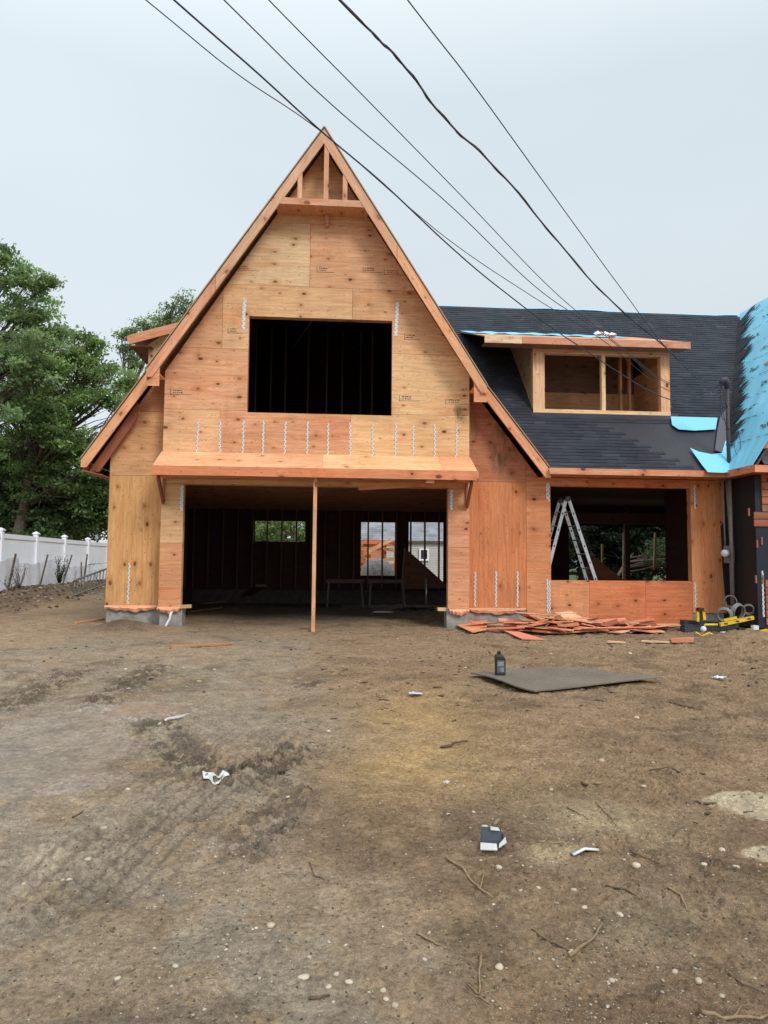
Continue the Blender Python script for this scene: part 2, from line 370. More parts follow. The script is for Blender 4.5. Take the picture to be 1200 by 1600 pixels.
# --- wing walls ---------------------------------------------------------
LW=[(-1.5,1,2.80+1.5*4.37)]            # below the lower left roof: z<=2.80+1.5*(x+4.37)
mb=MB(('ply','ink')); sheets(mb,[(-4.0,-2.96,.38,2.76,YEL,'v'),(-4.0,-2.96,2.76,3.95,T(204,150,96),'h'),(-4.0,-2.96,3.95,5.4,T(188,132,88),'h')],.4,(),LW)
wl=mb.build('wing_wall',H); strap(-3.6,.42,1.16,.4,.03,wl,.01)
RW=[(1.31,1,2.72+1.31*4.08)]
ROP=(4.21,6.975,.905,2.70)
mb=MB(('ply','ink')); sheets(mb,[(2.556,3.74,.36,2.76,DKO,'v'),(2.556,3.74,2.76,4.6,DRED,'h'),(3.74,4.9,2.862,4.6,DRED,'h')],.4,(),RW)
wr=mb.build('wing_wall',H)
for x in (2.75,3.15,3.56): strap(x,.40,1.05+.02*(x-2.7),.4,.03,wr,.01)
mb=MB(('ply','ink')); sheets(mb,[(3.74,4.95,.05,2.86,T(203,130,76),'h'),(4.95,6.05,.05,2.86,T(196,112,58),'h'),(6.05,6.975,.05,2.86,T(192,106,54),'h'),(6.975,7.66,.3,2.86,T(200,124,64),'v')],.4,[ROP])
for px,py in ((1096,800),): pass
wf=mb.build('front_wall',H)
for x,z0,z1 in ((4.14,.28,.93),(4.18,.28,.9),(4.14,2.45,2.75),(4.175,2.4,2.75),(7.03,.38,.88),(7.06,2.3,2.75)): strap(x,z0,z1,.4,.028,wf)
# dark mould stains on the right wing: thin irregular stain is procedural in the wood
# --- window & door frames -----------------------------------------------
def frame(name,x0,x1,z0,z1,y0,y1,w,parent,t=None,mull=()):
    f=MB(('lum',)); t=t or T(200,150,105)
    f.piece((0,0,1),t); f.box(x0-w,x0,y0,y1,z0,z1); f.piece((0,0,1),t); f.box(x1,x1+w,y0,y1,z0,z1)
    f.piece((1,0,0),t); f.box(x0-w,x1+w,y0,y1,z1,z1+w); f.piece((1,0,0),t); f.box(x0-w,x1+w,y0,y1,z0-w,z0)
    for m in mull: f.piece((0,0,1),t); f.box(m-w/2,m+w/2,y0,y1,z0,z1)
    return f.build(name,parent)
frame('opening_frame',GWIN[0],GWIN[1],GWIN[2],GWIN[3],.016,.15,.04,bay,T(170,125,85))
frame('opening_frame',ROP[0],ROP[1],ROP[2],ROP[3],.416,.55,.04,wf,T(196,130,78))
mb=MB(('lum',)); mb.piece((1,0,0),T(190,130,85)); mb.box(-2.58,2.17,.02,.16,2.575,2.95); mb.build('garage_header',H)
# --- foundation ------------------------------------------------------------
for bx_ in ((-2.95,-2.56,.03,.35,-.3,.37,0),(-3.98,-2.7,.42,.66,-.3,.37,0),(2.16,2.555,.03,.35,-.3,.37,0),(2.557,7.6,.42,.66,-.3,.35,0),(-3.98,-3.75,.67,7.6,-.3,.45,1),(-3.98,12.9,7.62,7.85,-.3,.44,1)):
    mb=MB(('concrete','dkconc')); mb.piece((1,0,0),(.3,.3,.28),bx_[6]); mb.box(*bx_[:6]); mb.build('foundation',H)
def flash(x0,x1,y,zt,seed):
    r=random.Random(seed); f=MB(('ply',)); n=14; f.piece((1,0,0),T(224,160,118)); vs=[]
    for i in range(n+1):
        x=x0+(x1-x0)*i/n; o=r.uniform(.01,.05); d=.05+.06*math.sin(math.pi*i/n)+r.uniform(-.02,.02)
        vs+= [(x,y-.008,zt),(x,y-.03-o,zt-d*.5),(x,y-.02-o*.6,zt-d)]
    fs=[]
    for i in range(n):
        for k in range(2): fs.append([i*3+k,i*3+k+1,i*3+k+4,i*3+k+3])
    f.add(vs,fs); o_=f.build('sill_wrap',H); o_['label']='torn pale orange membrane strip'; return o_
flash(-4.0,-3.0,.4,.40,1); flash(-2.98,-2.58,0,.40,2); flash(2.2,2.56,0,.38,3); flash(2.56,3.72,.4,.38,4)
mb=MB(('white',)); mb.tube([(-2.72,-.01,.33),(-2.74,-.05,.28),(-2.75,-.06,.2),(-2.80,-.07,.1),(-2.83,-.08,.02)],.022,8); mb.build('drain_pipe',H)
# --- main roof -----------------------------------------------------------------
def slope_slab(mb,pa,pb,y0,y1,th,t,g=(0,1,0)):
    a=Vector((pa[0],0,pa[1])); b=Vector((pb[0],0,pb[1])); d=(b-a).normalized(); n=Vector((0,1,0)).cross(d)
    if n.z<0: n=-n
    mb.piece(g,t); mb.prism([(a.x,y0,a.z),(b.x,y0,b.z),(b.x,y1,b.z),(a.x,y1,a.z)],-n*th)
APX=(AX,9.06); UL=(-3.19,4.54); UR=(2.80,4.40); LLo=(-4.37,2.99); LRo=(4.08,2.95)
roof=MB(('ply',))
for a_,b_,y_ in ((APX,UL,-.42),(APX,UR,-.42),((-3.2,4.72),LLo,-.02),((2.80,4.60),LRo,-.02)):
    slope_slab(roof,a_,b_,y_,.42,.02,T(180,140,100)); slope_slab(roof,a_,b_,.42,8.4,.02,T(58,42,36))  # inner part of each slab tinted dark: attic shade put into the colour
rf=roof.build('main_roof',H)
def board(pa,pb,y,th,w,t=None,parent=rf,name='rake_board',drop=0.022,cut=None):
    """board in plane y whose top edge runs pa->pb; plumb cut ends"""
    k=MB(('lum',)); a=Vector((pa[0],0,pa[1])); b=Vector((pb[0],0,pb[1])); d=(b-a).normalized()
    hv=w/abs(d.x) if abs(d.x)>.2 else w
    k.piece(d,t or lum()); pl=clip([(a.x,a.z-drop),(b.x,b.z-drop),(b.x,b.z-drop-hv),(a.x,a.z-drop-hv)],[(0,-1,-(cut if cut else b.z-drop-w*.85))]); k.prism([(u,y,v) for u,v in pl],(0,th,0))
    return k.build(name,parent)
def lerp(a,b,t): return (a[0]+(b[0]-a[0])*t,a[1]+(b[1]-a[1])*t)
board(APX,lerp(APX,UL,.62),-.46,.038,.152,T(198,150,112),cut=.1); board(lerp(APX,UL,.622),UL,-.46,.038,.152,T(204,140,100))
board(APX,lerp(APX,UR,.45),-.46,.038,.152,T(200,148,110),cut=.1); board(lerp(APX,UR,.452),UR,-.46,.038,.152,T(212,150,102))
board((-3.2,4.70),LLo,-.06,.038,.152,T(215,150,100)); board((2.82,4.56),LRo,-.06,.038,.152,T(214,146,98))
# shingle/drip edge thin line on top of the rake
mb=MB(('tint',)); 
for a,b,y in ((APX,UL,-.475),(APX,UR,-.475),((-3.2,4.72),LLo,-.075),((2.80,4.60),LRo,-.075)):
    A=Vector((a[0],y,a[1]+.004)); B=Vector((b[0],y,b[1]+.004)); mb.piece(B-A,T(150,125,100)); n=Vector((0,1,0)).cross((B-A).normalized()); n=n if n.z>0 else -n
    mb.prism([A,B,B+n*.018,A+n*.018],(0,.3,0))
mb.build('drip_edge',rf)
# second ply / inner soffit board at upper rake and return soffits
for s,U_,xb in ((-1,UL,-2.975),(1,UR,2.57)):
    k=MB(('lum','ply')); k.piece((0,1,0),T(196,140,100),1)
    z=U_[1]; k.prism([(U_[0]+.02*-s,-.42,z-.07),(xb,-.42,z-.02 if s>0 else z-.07),(xb,-.005,z-.02 if s>0 else z-.07),(U_[0]+.02*-s,-.005,z-.07)],(0,0,-.02))
    k.piece((1,0,0),T(205,140,95),0)
    xo=U_[0]; m=1.5; k.prism([(xo,-.425,z-.30),(xb,-.425,z-.30),(xb,-.425,z-.05+m*abs(xb-xo)*.4),(xo,-.425,z-.05)],(0,.02,0))
    k.build('soffit_return',rf)
# underside lookout boards below the lower eaves
for (a,b,x,s) in (((-3.5,4.1),(-4.25,2.96),-4.0,-1),):
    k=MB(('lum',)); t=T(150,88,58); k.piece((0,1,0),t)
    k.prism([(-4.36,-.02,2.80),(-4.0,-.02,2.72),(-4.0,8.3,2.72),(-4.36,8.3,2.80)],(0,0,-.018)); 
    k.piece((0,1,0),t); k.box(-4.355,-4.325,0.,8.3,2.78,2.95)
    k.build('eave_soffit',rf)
board(lerp((-3.2,4.70),LLo,.25),(-4.30,3.02),.2,.038,.16,T(150,88,58),drop=.20,cut=2.79)
# gable ornament: collar board and three struts
for a,b,w,th in (((-1.03,7.71),(.66,7.73),0,0),):
    k=MB(('lum',)); k.piece((1,0,0),T(202,146,108)); k.prism([(-1.08,-.453,7.60),(.70,-.453,7.60),(.62,-.453,7.72),(-1.0,-.453,7.72)],(0,.027,0)); k.build('collar_board',rf)
for x,zt in ((-.60,8.30),(-.13,8.86),(.21,8.36)):
    k=MB(('lum',)); k.piece((0,0,1),T(204,152,116)); k.box(x-.042,x+.042,-.45,-.41,7.72,zt); k.build('gable_strut',rf)
mb=MB(('lum',)); mb.piece((0,1,0),T(190,135,100)); mb.box(-1.02,.64,-.41,-.0,7.62,7.70)
mb.piece((0,1,0)); mb.box(-.14,-.08,-.1,-.01,7.4,7.62); mb.build('gable_ledger',rf)
# --- awning ------------------------------------------------------------------------
mb=MB(('ply',))
for x0,x1,t in ((-2.99,-.12,T(232,160,108)),(-.12,1.98,T(236,170,112)),(1.98,2.585,T(234,158,104))):
    mb.piece((1,0,0),t); mb.prism([(x0+.001,-.66,2.80),(x1-.001,-.66,2.80),(x1-.001,-.005,3.14),(x0+.001,-.005,3.14)],(0,0,.018))
aw=mb.build('awning_roof',H)
k=MB(('lum',)); k.piece((1,0,0),T(208,122,72)); k.box(-2.99,-.9,-.70,-.662,2.655,2.815); k.piece((1,0,0),T(210,128,78)); k.box(-.898,2.60,-.70,-.662,2.655,2.815); k.build('fascia_board',aw)
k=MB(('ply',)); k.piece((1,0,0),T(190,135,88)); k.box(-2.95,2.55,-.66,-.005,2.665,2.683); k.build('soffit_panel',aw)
for x in (-2.93,2.52):
    k=MB(('lum',)); k.beam((x,-.5,2.66),(x+.0,-.02,2.24),.04,.09,(0,0,1),T(150,88,55)); k.beam((x,-.015-.02,2.24),(x,-.035,2.66),.04,.04,(1,0,0),T(150,88,55)); k.build('bracket',aw)
k=MB(('lum',)); k.beam(onY(560,757,-.3)-Vector((0,0,.07)),onY(716,752,-.5)-Vector((0,0,.03)),.04,.07,t=T(185,112,72)); k.build('loose_brace',aw)
k=MB(('lum',)); k.piece((1,0,0),T(215,150,115)); p=onY(672,751,-.6); k.box(p.x-.07,p.x+.07,-.64,-.5,2.60,2.655); k.build('wood_block',aw)
# --- right section roof --------------------------------------------------------------
EZ,EY=2.99,-.10; SL=1.0; RY=4.58                                    # eave height, eave y, ridge y
RZ=EZ+(RY-EY)*SL
def rz(y): return EZ+(y-EY)*SL
GX,GM=7.47,1.51                                                      # left eave x and slope of the far right gable
def valx(y): return GX+(rz(y)-EZ)/GM
def lefx(y):
    z=rz(y); return 2.8+(4.6-z)/1.289+.03 if z<4.6 else AX+(9.06-z)/1.564+.03
DX0,DX1,DYF=4.12,7.00,1.24                                           # dormer box
hole=(DX0+.03,DX1-.03,DYF+.02,3.3)
base=MB(('felt',))
def on_front(poly,th,lift,t,mb,g=(1,0,0)):
    mb.piece(g,t); mb.prism([(x,y,rz(y)+lift) for x,y in poly],(0,-th*.707,th*.707))
HL=[(-1.0,-SL/1.289,-(2.82+(4.6-EZ+SL*EY)/1.289)),(-1.0,-SL/1.564,-(AX+.02+(9.06-EZ+SL*EY)/1.564)),(1,-SL/GM,GX-SL*EY/GM)]
for r in minus((0.,11.,EY,RY),[hole]):
    p=clip([(r[0],r[2]),(r[1],r[2]),(r[1],r[3]),(r[0],r[3])],HL)
    if len(p)>2: on_front(p,.02,-.04,(.035,.037,.043),base)
wr_=base.build('wing_roof',H)
sh=MB(('shingle','felt')); SE=.105*.7071
ny=int((RY-EY)/SE)
for i in range(ny):
    y0=EY-.02+i*SE; y1=y0+SE*1.25; xl=lefx(y0); xr=valx(y0)+.25
    fy=(y0-EY)
    if fy<1.04: xr=min(xr,6.68-1.32*((i//2*2)*SE)+(.12 if i%2 else 0)+(.04*random.random()))
    xr0=xr; x=xl
    while x<xr:
        w=random.choice((.13,.17,.22,.3,.35)); x2=min(x+w,xr)
        if not(x2>hole[0]+.0 and x<hole[1] and y0>hole[2]-.12 and y0<hole[3]):
            k=random.uniform(.85,1.15)*(1.4 if random.random()<.06 else 1); lf=random.choice((.002,.006))
            sh.piece((1,0,0),(.031*k,.037*k,.050*k),0)
            a=lf+.012
            sh.add([(x+.002,y0,rz(y0)-.03),(x2-.002,y0,rz(y0)-.03),(x2-.002,y0-a*.7,rz(y0)+a*.7-.02),(x+.002,y0-a*.7,rz(y0)+a*.7-.02),(x2-.002,y1,rz(y1)+.0-.02),(x+.002,y1,rz(y1)+.0-.02)],[[0,1,2,3],[3,2,4,5]])
        x=x2
sh.build('shingles',wr_)
# rear slope + ridge wrap
mb=MB(('felt',)); mb.piece((1,0,0),(.04,.042,.05)); mb.prism([(1.0,RY,RZ-.02),(10.6,RY,RZ-.02),(7.6,9.2,EZ),(7.6+.01,9.3,EZ-.1),(2.5,9.3,EZ-.1)],(0,0,-.03)); mb.build('rear_roof',H)
BLUE=lin(128,204,232,.92)
mb=MB(('felt',)); xs=np.linspace(2.6,10.5,26)
mb.piece((1,0,0),BLUE); vs=[]
for i,x in enumerate(xs):
    s=.02*math.sin(x*1.3)+.012*math.sin(x*5)
    vs+= [(x,RY-.02,RZ-.02+max(0,s)+.0),(x,RY+.03,RZ+.018+s),(x,RY+.4,RZ-.3)]
mb.add(vs,[[i*3+k,i*3+3+k,i*3+4+k,i*3+1+k] for i in range(25) for k in range(2)]); o=mb.build('ridge_underlayment',wr_)
# fascia of the right section, with the step towards the far gable
k=MB(('lum',)); k.piece((1,0,0),T(208,138,96)); k.box(4.03,5.6,EY-.045,EY-.007,2.86,2.975); k.piece((1,0,0),T(205,128,84)); k.box(5.603,7.44,EY-.045,EY-.007,2.86,2.975); k.build('fascia_board',wr_)
k=MB(('ply',)); k.piece((1,0,0),T(190,130,84)); k.box(4.05,7.45,EY,.39,2.868,2.88); k.build('soffit_panel',wr_)
# --- dormer on the right section ---------------------------------------------------------
dm=MB(('ply','lum'))
DZ0,DZ1=4.33,5.70
ft=T(222,170,122)
# left & right cheeks (triangles down to the roof plane)
for x,t in ((DX0,T(176,148,112)),(DX1-.015,T(176,140,100))):
    dm.piece((0,1,0),t); yb=EY+(DZ1+.1-EZ)/SL
    dm.prism([(x,DYF+.02,rz(DYF+.02)+.0),(x,yb+.5,rz(yb+.5)),(x,DYF+.02,DZ1+.03)],(.015,0,0))
dm.piece((1,0,0),T(210,160,112)); dm.box(DX0,DX1,DYF+.0,DYF+.05,5.56,5.74)
do=dm.build('dormer',H)
k=MB(('lum',))
k.piece((0,0,1),T(226,172,126)); k.box(DX0-.003,4.36,DYF-.02,DYF+.12,DZ0,5.56); k.piece((0,0,1),T(220,160,112)); k.box(6.81,DX1+.003,DYF-.02,DYF+.12,DZ0,5.56)
k.piece((1,0,0),T(216,165,115)); k.box(4.361,6.809,DYF-.015,DYF+.12,5.525,5.56)
k.piece((1,0,0),T(226,180,130)); k.box(DX0-.003,DX1+.003,DYF-.03,DYF+.14,DZ0-.06,DZ0+.035)
k.piece((0,0,1),T(230,185,135)); k.box(5.56,5.64,DYF-.01,DYF+.10,DZ0+.035,5.525)
k.build('window_frame',do)
k=MB(('lum',)); fa=onY(757,531,1.45); fb=onY(1077,535,1.45)
zf=5.66
k.piece((1,0,0),T(222,190,150)); k.box(3.04,3.79,.84,.878,zf-.07,zf+.06); k.piece((1,0,0),T(202,136,102)); k.box(3.792,7.27,.84,.878,zf-.065,zf+.075); k.build('fascia_board',do)
k=MB(('felt','ply')); sl=.35; ye=.85; yj=EY+((zf+.07)-sl*ye+SL*0-EZ)/1.0
yj=(zf+.075-sl*ye-EZ+EY*SL)/(SL-sl)
k.piece((1,0,0),T(205,150,110),1); k.prism([(3.04,ye,zf+.05),(7.27,ye,zf+.05),(7.27,yj+.1,zf+.05+sl*(yj+.1-ye)),(3.04,yj+.1,zf+.05+sl*(yj+.1-ye))],(0,0,.02))
k.piece((1,0,0),T(150,110,85),1); k.prism([(3.06,ye+.03,zf-.05),(7.25,ye+.03,zf-.05),(7.25,DYF,zf-.04),(3.06,DYF,zf-.04)],(0,0,.012))
k.piece((1,0,0),BLUE,0)
n=24; vs=[]
for i in range(n+1):
    x=3.04+(6.6-3.04)*i/n; q=.012*math.sin(i*1.7)+.012*random.random()
    vs+=[(x,yj-1.4,zf+.08+sl*(yj-1.4-ye)+q),(x,yj+.14,zf+.085+sl*(yj+.14-ye)+q)]
k.add(vs,[[2*i,2*i+2,2*i+3,2*i+1] for i in range(n)])
k.build('dormer_roof',do)
k=MB(('white',)); 
for q in range(3):
    p=Vector((5.75+q*.17,1.9+q*.05,zf+.12+sl*(1.9-ye))); vs=[p+Vector((math.cos(a)*.13*random.uniform(.5,1.2),math.sin(a)*.12,random.uniform(0,.06))) for a in np.linspace(0,5.5,7)]+[p+Vector((0,0,.12))]
    k.add(vs,[[i,(i+1)%7,7] for i in range(7)])
k.build('crumpled_wrap',do)
# dormer inside: back panels tan below, dim above; light falloff put into the tints
k=MB(('ply','lum')); k.piece((1,0,0),T(200,150,100)); k.box(DX0+.02,DX1-.02,2.9,2.915,3.9,5.12); k.piece((1,0,0),T(112,88,74)); k.box(DX0+.05,DX1-.05,2.92,2.935,5.0,6.1); k.piece((1,0,0)); k.box(DX0+.02,DX1-.02,DYF+.15,2.89,4.22,4.24)
for x in (6.3,6.5): k.piece((0,0,1),T(190,135,90),1); k.box(x,x+.05,2.1,2.2,4.25,5.75)

for x in (DX0+.02,DX1-.05): k.piece((0,1,0),T(190,140,95),0); k.box(x,x+.014,DYF+.15,2.89,4.25,5.50)
k.build('dormer_lining',do)
# --- far right gable ---------------------------------------------------------------
GR=10.62; GRZ=EZ+(GR-GX)*GM
def gp(x,y,l=0.): return Vector((x,y,EZ+(x-GX)*GM))+Vector((-GM,0,1)).normalized()*l
rg=MB(('felt','ply')); rg.piece((0,1,0),(.15,.1,.07),1)
rg.prism([gp(GX-.02,-.95,-.03),gp(GR,-.95,-.03),gp(GR,RY+4.4,-.03),gp(7.6,RY+4.4,-.03),gp(valx(RY)-.1,RY,-.03),gp(GX-.02,-.05,-.03)],(GM*.012,0,-.012))
rg.piece((0,1,0),(.15,.1,.07),1); rg.prism([(GR,-.95,GRZ-.03),(GR+GR-GX,-.95,EZ-.03),(GR+GR-GX,9,EZ-.03),(GR,9,GRZ-.03)],(-.01,0,-.02))
rgo=rg.build('far_gable_roof',H)
bl=MB(('wrap','ink')); nx,nyy=26,60; grid={}
for i in range(nx+1):
    for j in range(nyy+1):
        x=GX-.04+(GR-GX+.06)*i/nx
        yv=EY+((EZ+(x-GX)*GM)-EZ)/SL
        y=-.93+(yv+.05+.93)*j/nyy if True else 0
        row=(i/nx*3.9)
        w=.006+.003*math.sin(j*.5+i*.3)+.014*(float(vnoise(x,y,1.6,2))-.5)+.014*max(0,1-abs((row%1)-.05)*14)+(.03*float(vnoise(x,y,4,3))**3)
        grid[i,j]=gp(x,y,w)
bl.piece((0,1,0),BLUE,0)
vs=[grid[i,j] for i in range(nx+1) for j in range(nyy+1)]
bl.add(vs,[[i*(nyy+1)+j,(i+1)*(nyy+1)+j,(i+1)*(nyy+1)+j+1,i*(nyy+1)+j+1] for i in range(nx) for j in range(nyy)],True)
# seams and printed marks running along the roll
def strokes(f,x,y,L,hh,n):
    for _ in range(n):
        yy=y+random.random()*L; l=random.uniform(.02,.09); xx=x+random.uniform(-hh,hh)
        a=f(xx,yy);b=f(xx+random.uniform(-.015,.02),yy+l);c=f(xx+.012,yy+l);d=f(xx+.012,yy); bl.add([a,b,c,d],[[0,1,2,3],[3,2,1,0]])
f_=lambda x,y: gp(x,y,.035)
bl.piece((0,1,0),(.05,.08,.1),1)
for r in range(1,9):
    x=GX+.36*r
    for k_ in range(26):
        y0=-.9+k_*.24+random.uniform(0,.1); l=random.uniform(.05,.22)
        if x+.2<GX+(rz(y0+l)-EZ)/GM or True:
            if y0+l<EY+(x-GX)*GM/SL: bl.add([f_(x,y0),f_(x+.006,y0+l),f_(x+.011,y0+l),f_(x+.008,y0)],[[0,1,2,3],[3,2,1,0]])
    for yb in np.arange(-.8+r*.13,4,.85):
        if yb+.3<EY+(x+.15-GX)*GM/SL: strokes(f_,x+.16,yb,.28,.035,13)
blo=bl.build('blue_underlayment',rgo)
# jagged shingle ends lapping over the valley on to the blue slope
jg=MB(('shingle',)); ycur=EY+.55
while ycur<RY-.32:
    xv=valx(ycur); k_=random.uniform(.7,1.25); ln=random.choice((.0,.02,.05,.09,.16,.24))*(.6+.5*(ycur/RY)); w=random.uniform(.05,.11)
    # laid along the blue slope, pointing up-slope and forward
    a=gp(xv-.05,ycur+.16,.045); b=gp(xv-.05,ycur-w,.045); c=gp(xv+ln,ycur-w-.16-ln*.5,.05); d=gp(xv+ln*.9,ycur-.06-ln*.5,.05)
    jg.piece((0,1,0),(.036*k_,.038*k_,.044*k_)); jg.prism([a,b,c,d],(-.006,0,.004)); ycur+=w*.72
jg.build('valley_shingles',rgo)
# blue flap at the eave, blue strip beside the dormer, grey flashing
nF=(0,-SL,1); cF=EZ-SL*EY
def fr(px,py,l=.02): 
    p=onP(px,py,nF,cF+l*1.414); return p
fl=MB(('wrap','ink')); 
def patch(pts,t,l=.035,th=.004,mb=fl):
    mb.piece((1,0,0),t); mb.prism([fr(a,b,l) for a,b in pts],(0,-th,th))
patch([(1078,700),(1092,706),(1112,710),(1128,708),(1133,690),(1142,680),(1142,738),(1128,739),(1106,738),(1097,727)],BLUE,.05)
patch([(1048,651),(1121,653),(1118,671),(1085,673),(1060,671),(1050,664)],BLUE,.04)
patch([(1125,652),(1134,640),(1140,690),(1132,708),(1117,704),(1121,672)],(.10,.10,.11),.045)
fl.build('eave_flap',rgo)
# fascia running out to the front of the far gable
k=MB(('lum',)); k.beam((GX-.05,EY-.03,2.915),(GX-.03,-.97,2.915),.038,.13,t=T(205,116,66)); k.piece((1,0,0),T(208,130,88)); k.box(GX-.03,13.9,-1.01,-.972,2.85,2.975); k.build('fascia_board',rgo)
k=MB(('ply',)); k.piece((1,0,0),T(150,95,60)); k.box(GX-.04,13.85,-.97,-.62,2.855,2.87); k.box(GX-.02,7.65,-.6,.38,2.856,2.871); k.build('soffit_panel',rgo)
k=MB(('shingle',)); 
for i in range(5):
    y=-1.0+i*.08; x=7.62+i*.03
    while x<13.8:
        w=random.choice((.17,.22,.3)); q=random.uniform(.8,1.2); k.piece((1,0,0),(.06*q,.065*q,.072*q)); z=2.985+i*.085; k.prism([(x,y,z),(x+w-.003,y,z),(x+w-.003,y+.1,z+.1),(x,y+.1,z+.1)],(0,-.008,.008)); x+=w
k.build('pent_roof',rgo)
k=MB(('lum',)); 
A=gp(7.66,-.96,-.01); B=gp(GR,-.96,-.01); k.beam(A,B,.03,.14,(0,-1,0),T(200,124,80)); k.build('rake_board',rgo)
k=MB(('lum',)); k.beam(gp(9.15,-.2,.05),gp(9.05,1.15,.05),.04,.04,t=T(205,185,150)); k.build('roof_batten',rgo)
# far gable walls: dark wrapped side wall, boarded front
mb=MB(('felt','lum')); NAVY=(.012,.016,.028)
mb.piece((0,0,1),(.014,.015,.018)); mb.box(7.66,7.675,-.59,.41,.1,2.87)
mb.build('wrapped_side_wall',H)
mb=MB(('felt','lum','ply')); mb.piece((0,0,1),NAVY,0); mb.box(7.66,13.6,-.62,-.60,.1,2.87); fwall=mb
z=2.85
while z>.2:
    h=.135
    if not(1.0<z<2.02):
        x=7.78 if z>2.3 else (7.62 if z>2.0 else 7.80)
        while x<13.5:
            l=random.uniform(.35,.9); mb.piece((1,0,0),T(random.randint(140,180),random.randint(80,105),random.randint(55,70)),1); mb.box(x,x+l-.01,-.655+random.uniform(0,.01),-.622,z-h+.012,z); x+=l
    z-=h
mb.piece((1,0,0),(.2,.12,.07),2); mb.prism([(7.66,-.6,2.87),(13.6,-.6,2.87),(10.63,-.6,GRZ-.1)],(0,.015,0))
fw_=mb.build('boarded_front_wall',H); strap(7.76,.30,1.12,-.62,.03,fw_)
for a,b in ((1190,845),(1192,905),(1181,905),(1183,850),(1170,800)):
    k=MB(('lum',)); p=onY(a,b,-.63); k.piece((0,0,1),T(150,100,80)); k.box(p.x-.012,p.x+.012,-.645,-.62,p.z-.07,p.z+.07); k.build('wood_shim',fw_)
k=MB(('black',)); k.piece((0,0,1)); pts=[(1126,822),(1131,815),(1140,830),(1141,935),(1134,940),(1130,900),(1128,860)]
k.prism([(onY(a,b,.38)) for a,b in pts],(0,.006,0)); k.build('torn_wrap',wf)
# --- left dormer ---------------------------------------------------------------------
dl=MB(('ply','lum')); yd=2.0
q=[onY(a,b,yd) for a,b in ((232,538),(285,505),(285,600),(228,590),(232,575))]
dl.piece((0,0,1),T(200,165,112)); dl.prism(q,(0,.015,0))
dl.piece((0,1,0),T(170,130,90)); w0=onY(232,538,yd); dl.box(w0.x-.0,w0.x+.015,yd+.016,6.,4.4,w0.z)
ldo=dl.build('side_dormer',H)
k=MB(('lum',)); a=onY(200,532,1.75); b=onY(300,506,1.75); k.beam(a,b,.038,.17,(0,0,1),T(206,138,96)); k.build('fascia_board',ldo)
k=MB(('ply',)); k.piece((0,1,0),T(180,140,100)); a1=onY(200,525,1.77); b1=onY(300,499,1.77); k.prism([a1,b1,b1+Vector((0,4.5,0)),a1+Vector((0,4.5,0))],(0,0,.018))
a2=onY(203,541,1.77); k.piece((0,1,0),T(120,72,58)); k.prism([a2,onY(236,541,1.77),onY(236,541,1.77)+Vector((0,4.3,0)),a2+Vector((0,4.3,0))],(0,0,.01)); k.build('dormer_roof',ldo)
# --- interior -------------------------------------------------------------------------
DK=T(72,46,36)  # dark tints for interior wood; the room's shade is put into the colour
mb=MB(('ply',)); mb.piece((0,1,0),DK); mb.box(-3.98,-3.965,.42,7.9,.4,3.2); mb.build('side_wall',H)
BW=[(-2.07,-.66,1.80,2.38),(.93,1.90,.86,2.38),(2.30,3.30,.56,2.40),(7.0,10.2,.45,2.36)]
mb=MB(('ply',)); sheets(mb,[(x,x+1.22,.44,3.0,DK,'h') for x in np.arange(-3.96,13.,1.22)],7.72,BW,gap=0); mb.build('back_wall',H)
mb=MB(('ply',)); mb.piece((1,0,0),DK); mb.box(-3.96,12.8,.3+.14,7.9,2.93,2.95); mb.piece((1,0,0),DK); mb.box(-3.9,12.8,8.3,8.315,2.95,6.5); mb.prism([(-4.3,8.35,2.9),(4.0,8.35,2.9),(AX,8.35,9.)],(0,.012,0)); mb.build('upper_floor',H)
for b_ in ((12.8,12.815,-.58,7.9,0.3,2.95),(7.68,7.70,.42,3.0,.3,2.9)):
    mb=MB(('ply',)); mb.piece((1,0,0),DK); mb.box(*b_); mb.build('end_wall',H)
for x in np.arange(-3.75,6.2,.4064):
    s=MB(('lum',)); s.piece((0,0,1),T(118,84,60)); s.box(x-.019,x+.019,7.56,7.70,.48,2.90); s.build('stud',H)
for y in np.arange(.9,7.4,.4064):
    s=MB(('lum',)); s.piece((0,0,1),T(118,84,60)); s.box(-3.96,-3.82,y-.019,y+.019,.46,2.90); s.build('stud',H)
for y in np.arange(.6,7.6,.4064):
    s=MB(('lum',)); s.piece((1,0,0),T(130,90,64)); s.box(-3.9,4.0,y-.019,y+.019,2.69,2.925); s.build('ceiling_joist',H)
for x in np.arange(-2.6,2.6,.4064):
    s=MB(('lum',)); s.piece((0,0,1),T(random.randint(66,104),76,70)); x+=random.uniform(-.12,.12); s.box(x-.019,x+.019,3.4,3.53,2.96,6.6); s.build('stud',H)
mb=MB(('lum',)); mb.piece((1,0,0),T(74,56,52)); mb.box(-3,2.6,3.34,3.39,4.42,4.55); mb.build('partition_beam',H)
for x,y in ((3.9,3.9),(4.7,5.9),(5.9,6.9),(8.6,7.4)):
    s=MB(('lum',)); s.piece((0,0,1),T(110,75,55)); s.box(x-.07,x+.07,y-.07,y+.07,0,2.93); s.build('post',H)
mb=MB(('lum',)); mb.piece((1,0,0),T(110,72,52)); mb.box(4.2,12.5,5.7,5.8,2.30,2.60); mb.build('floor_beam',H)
mb=MB(('ply',)); p=[onY(a,b,6.6) for a,b in ((633,856),(702,918),(640,921),(628,921))]; mb.piece((1,0,0),T(120,76,52)); mb.prism(p,(0,.3,0)); mb.build('stair_side',H)
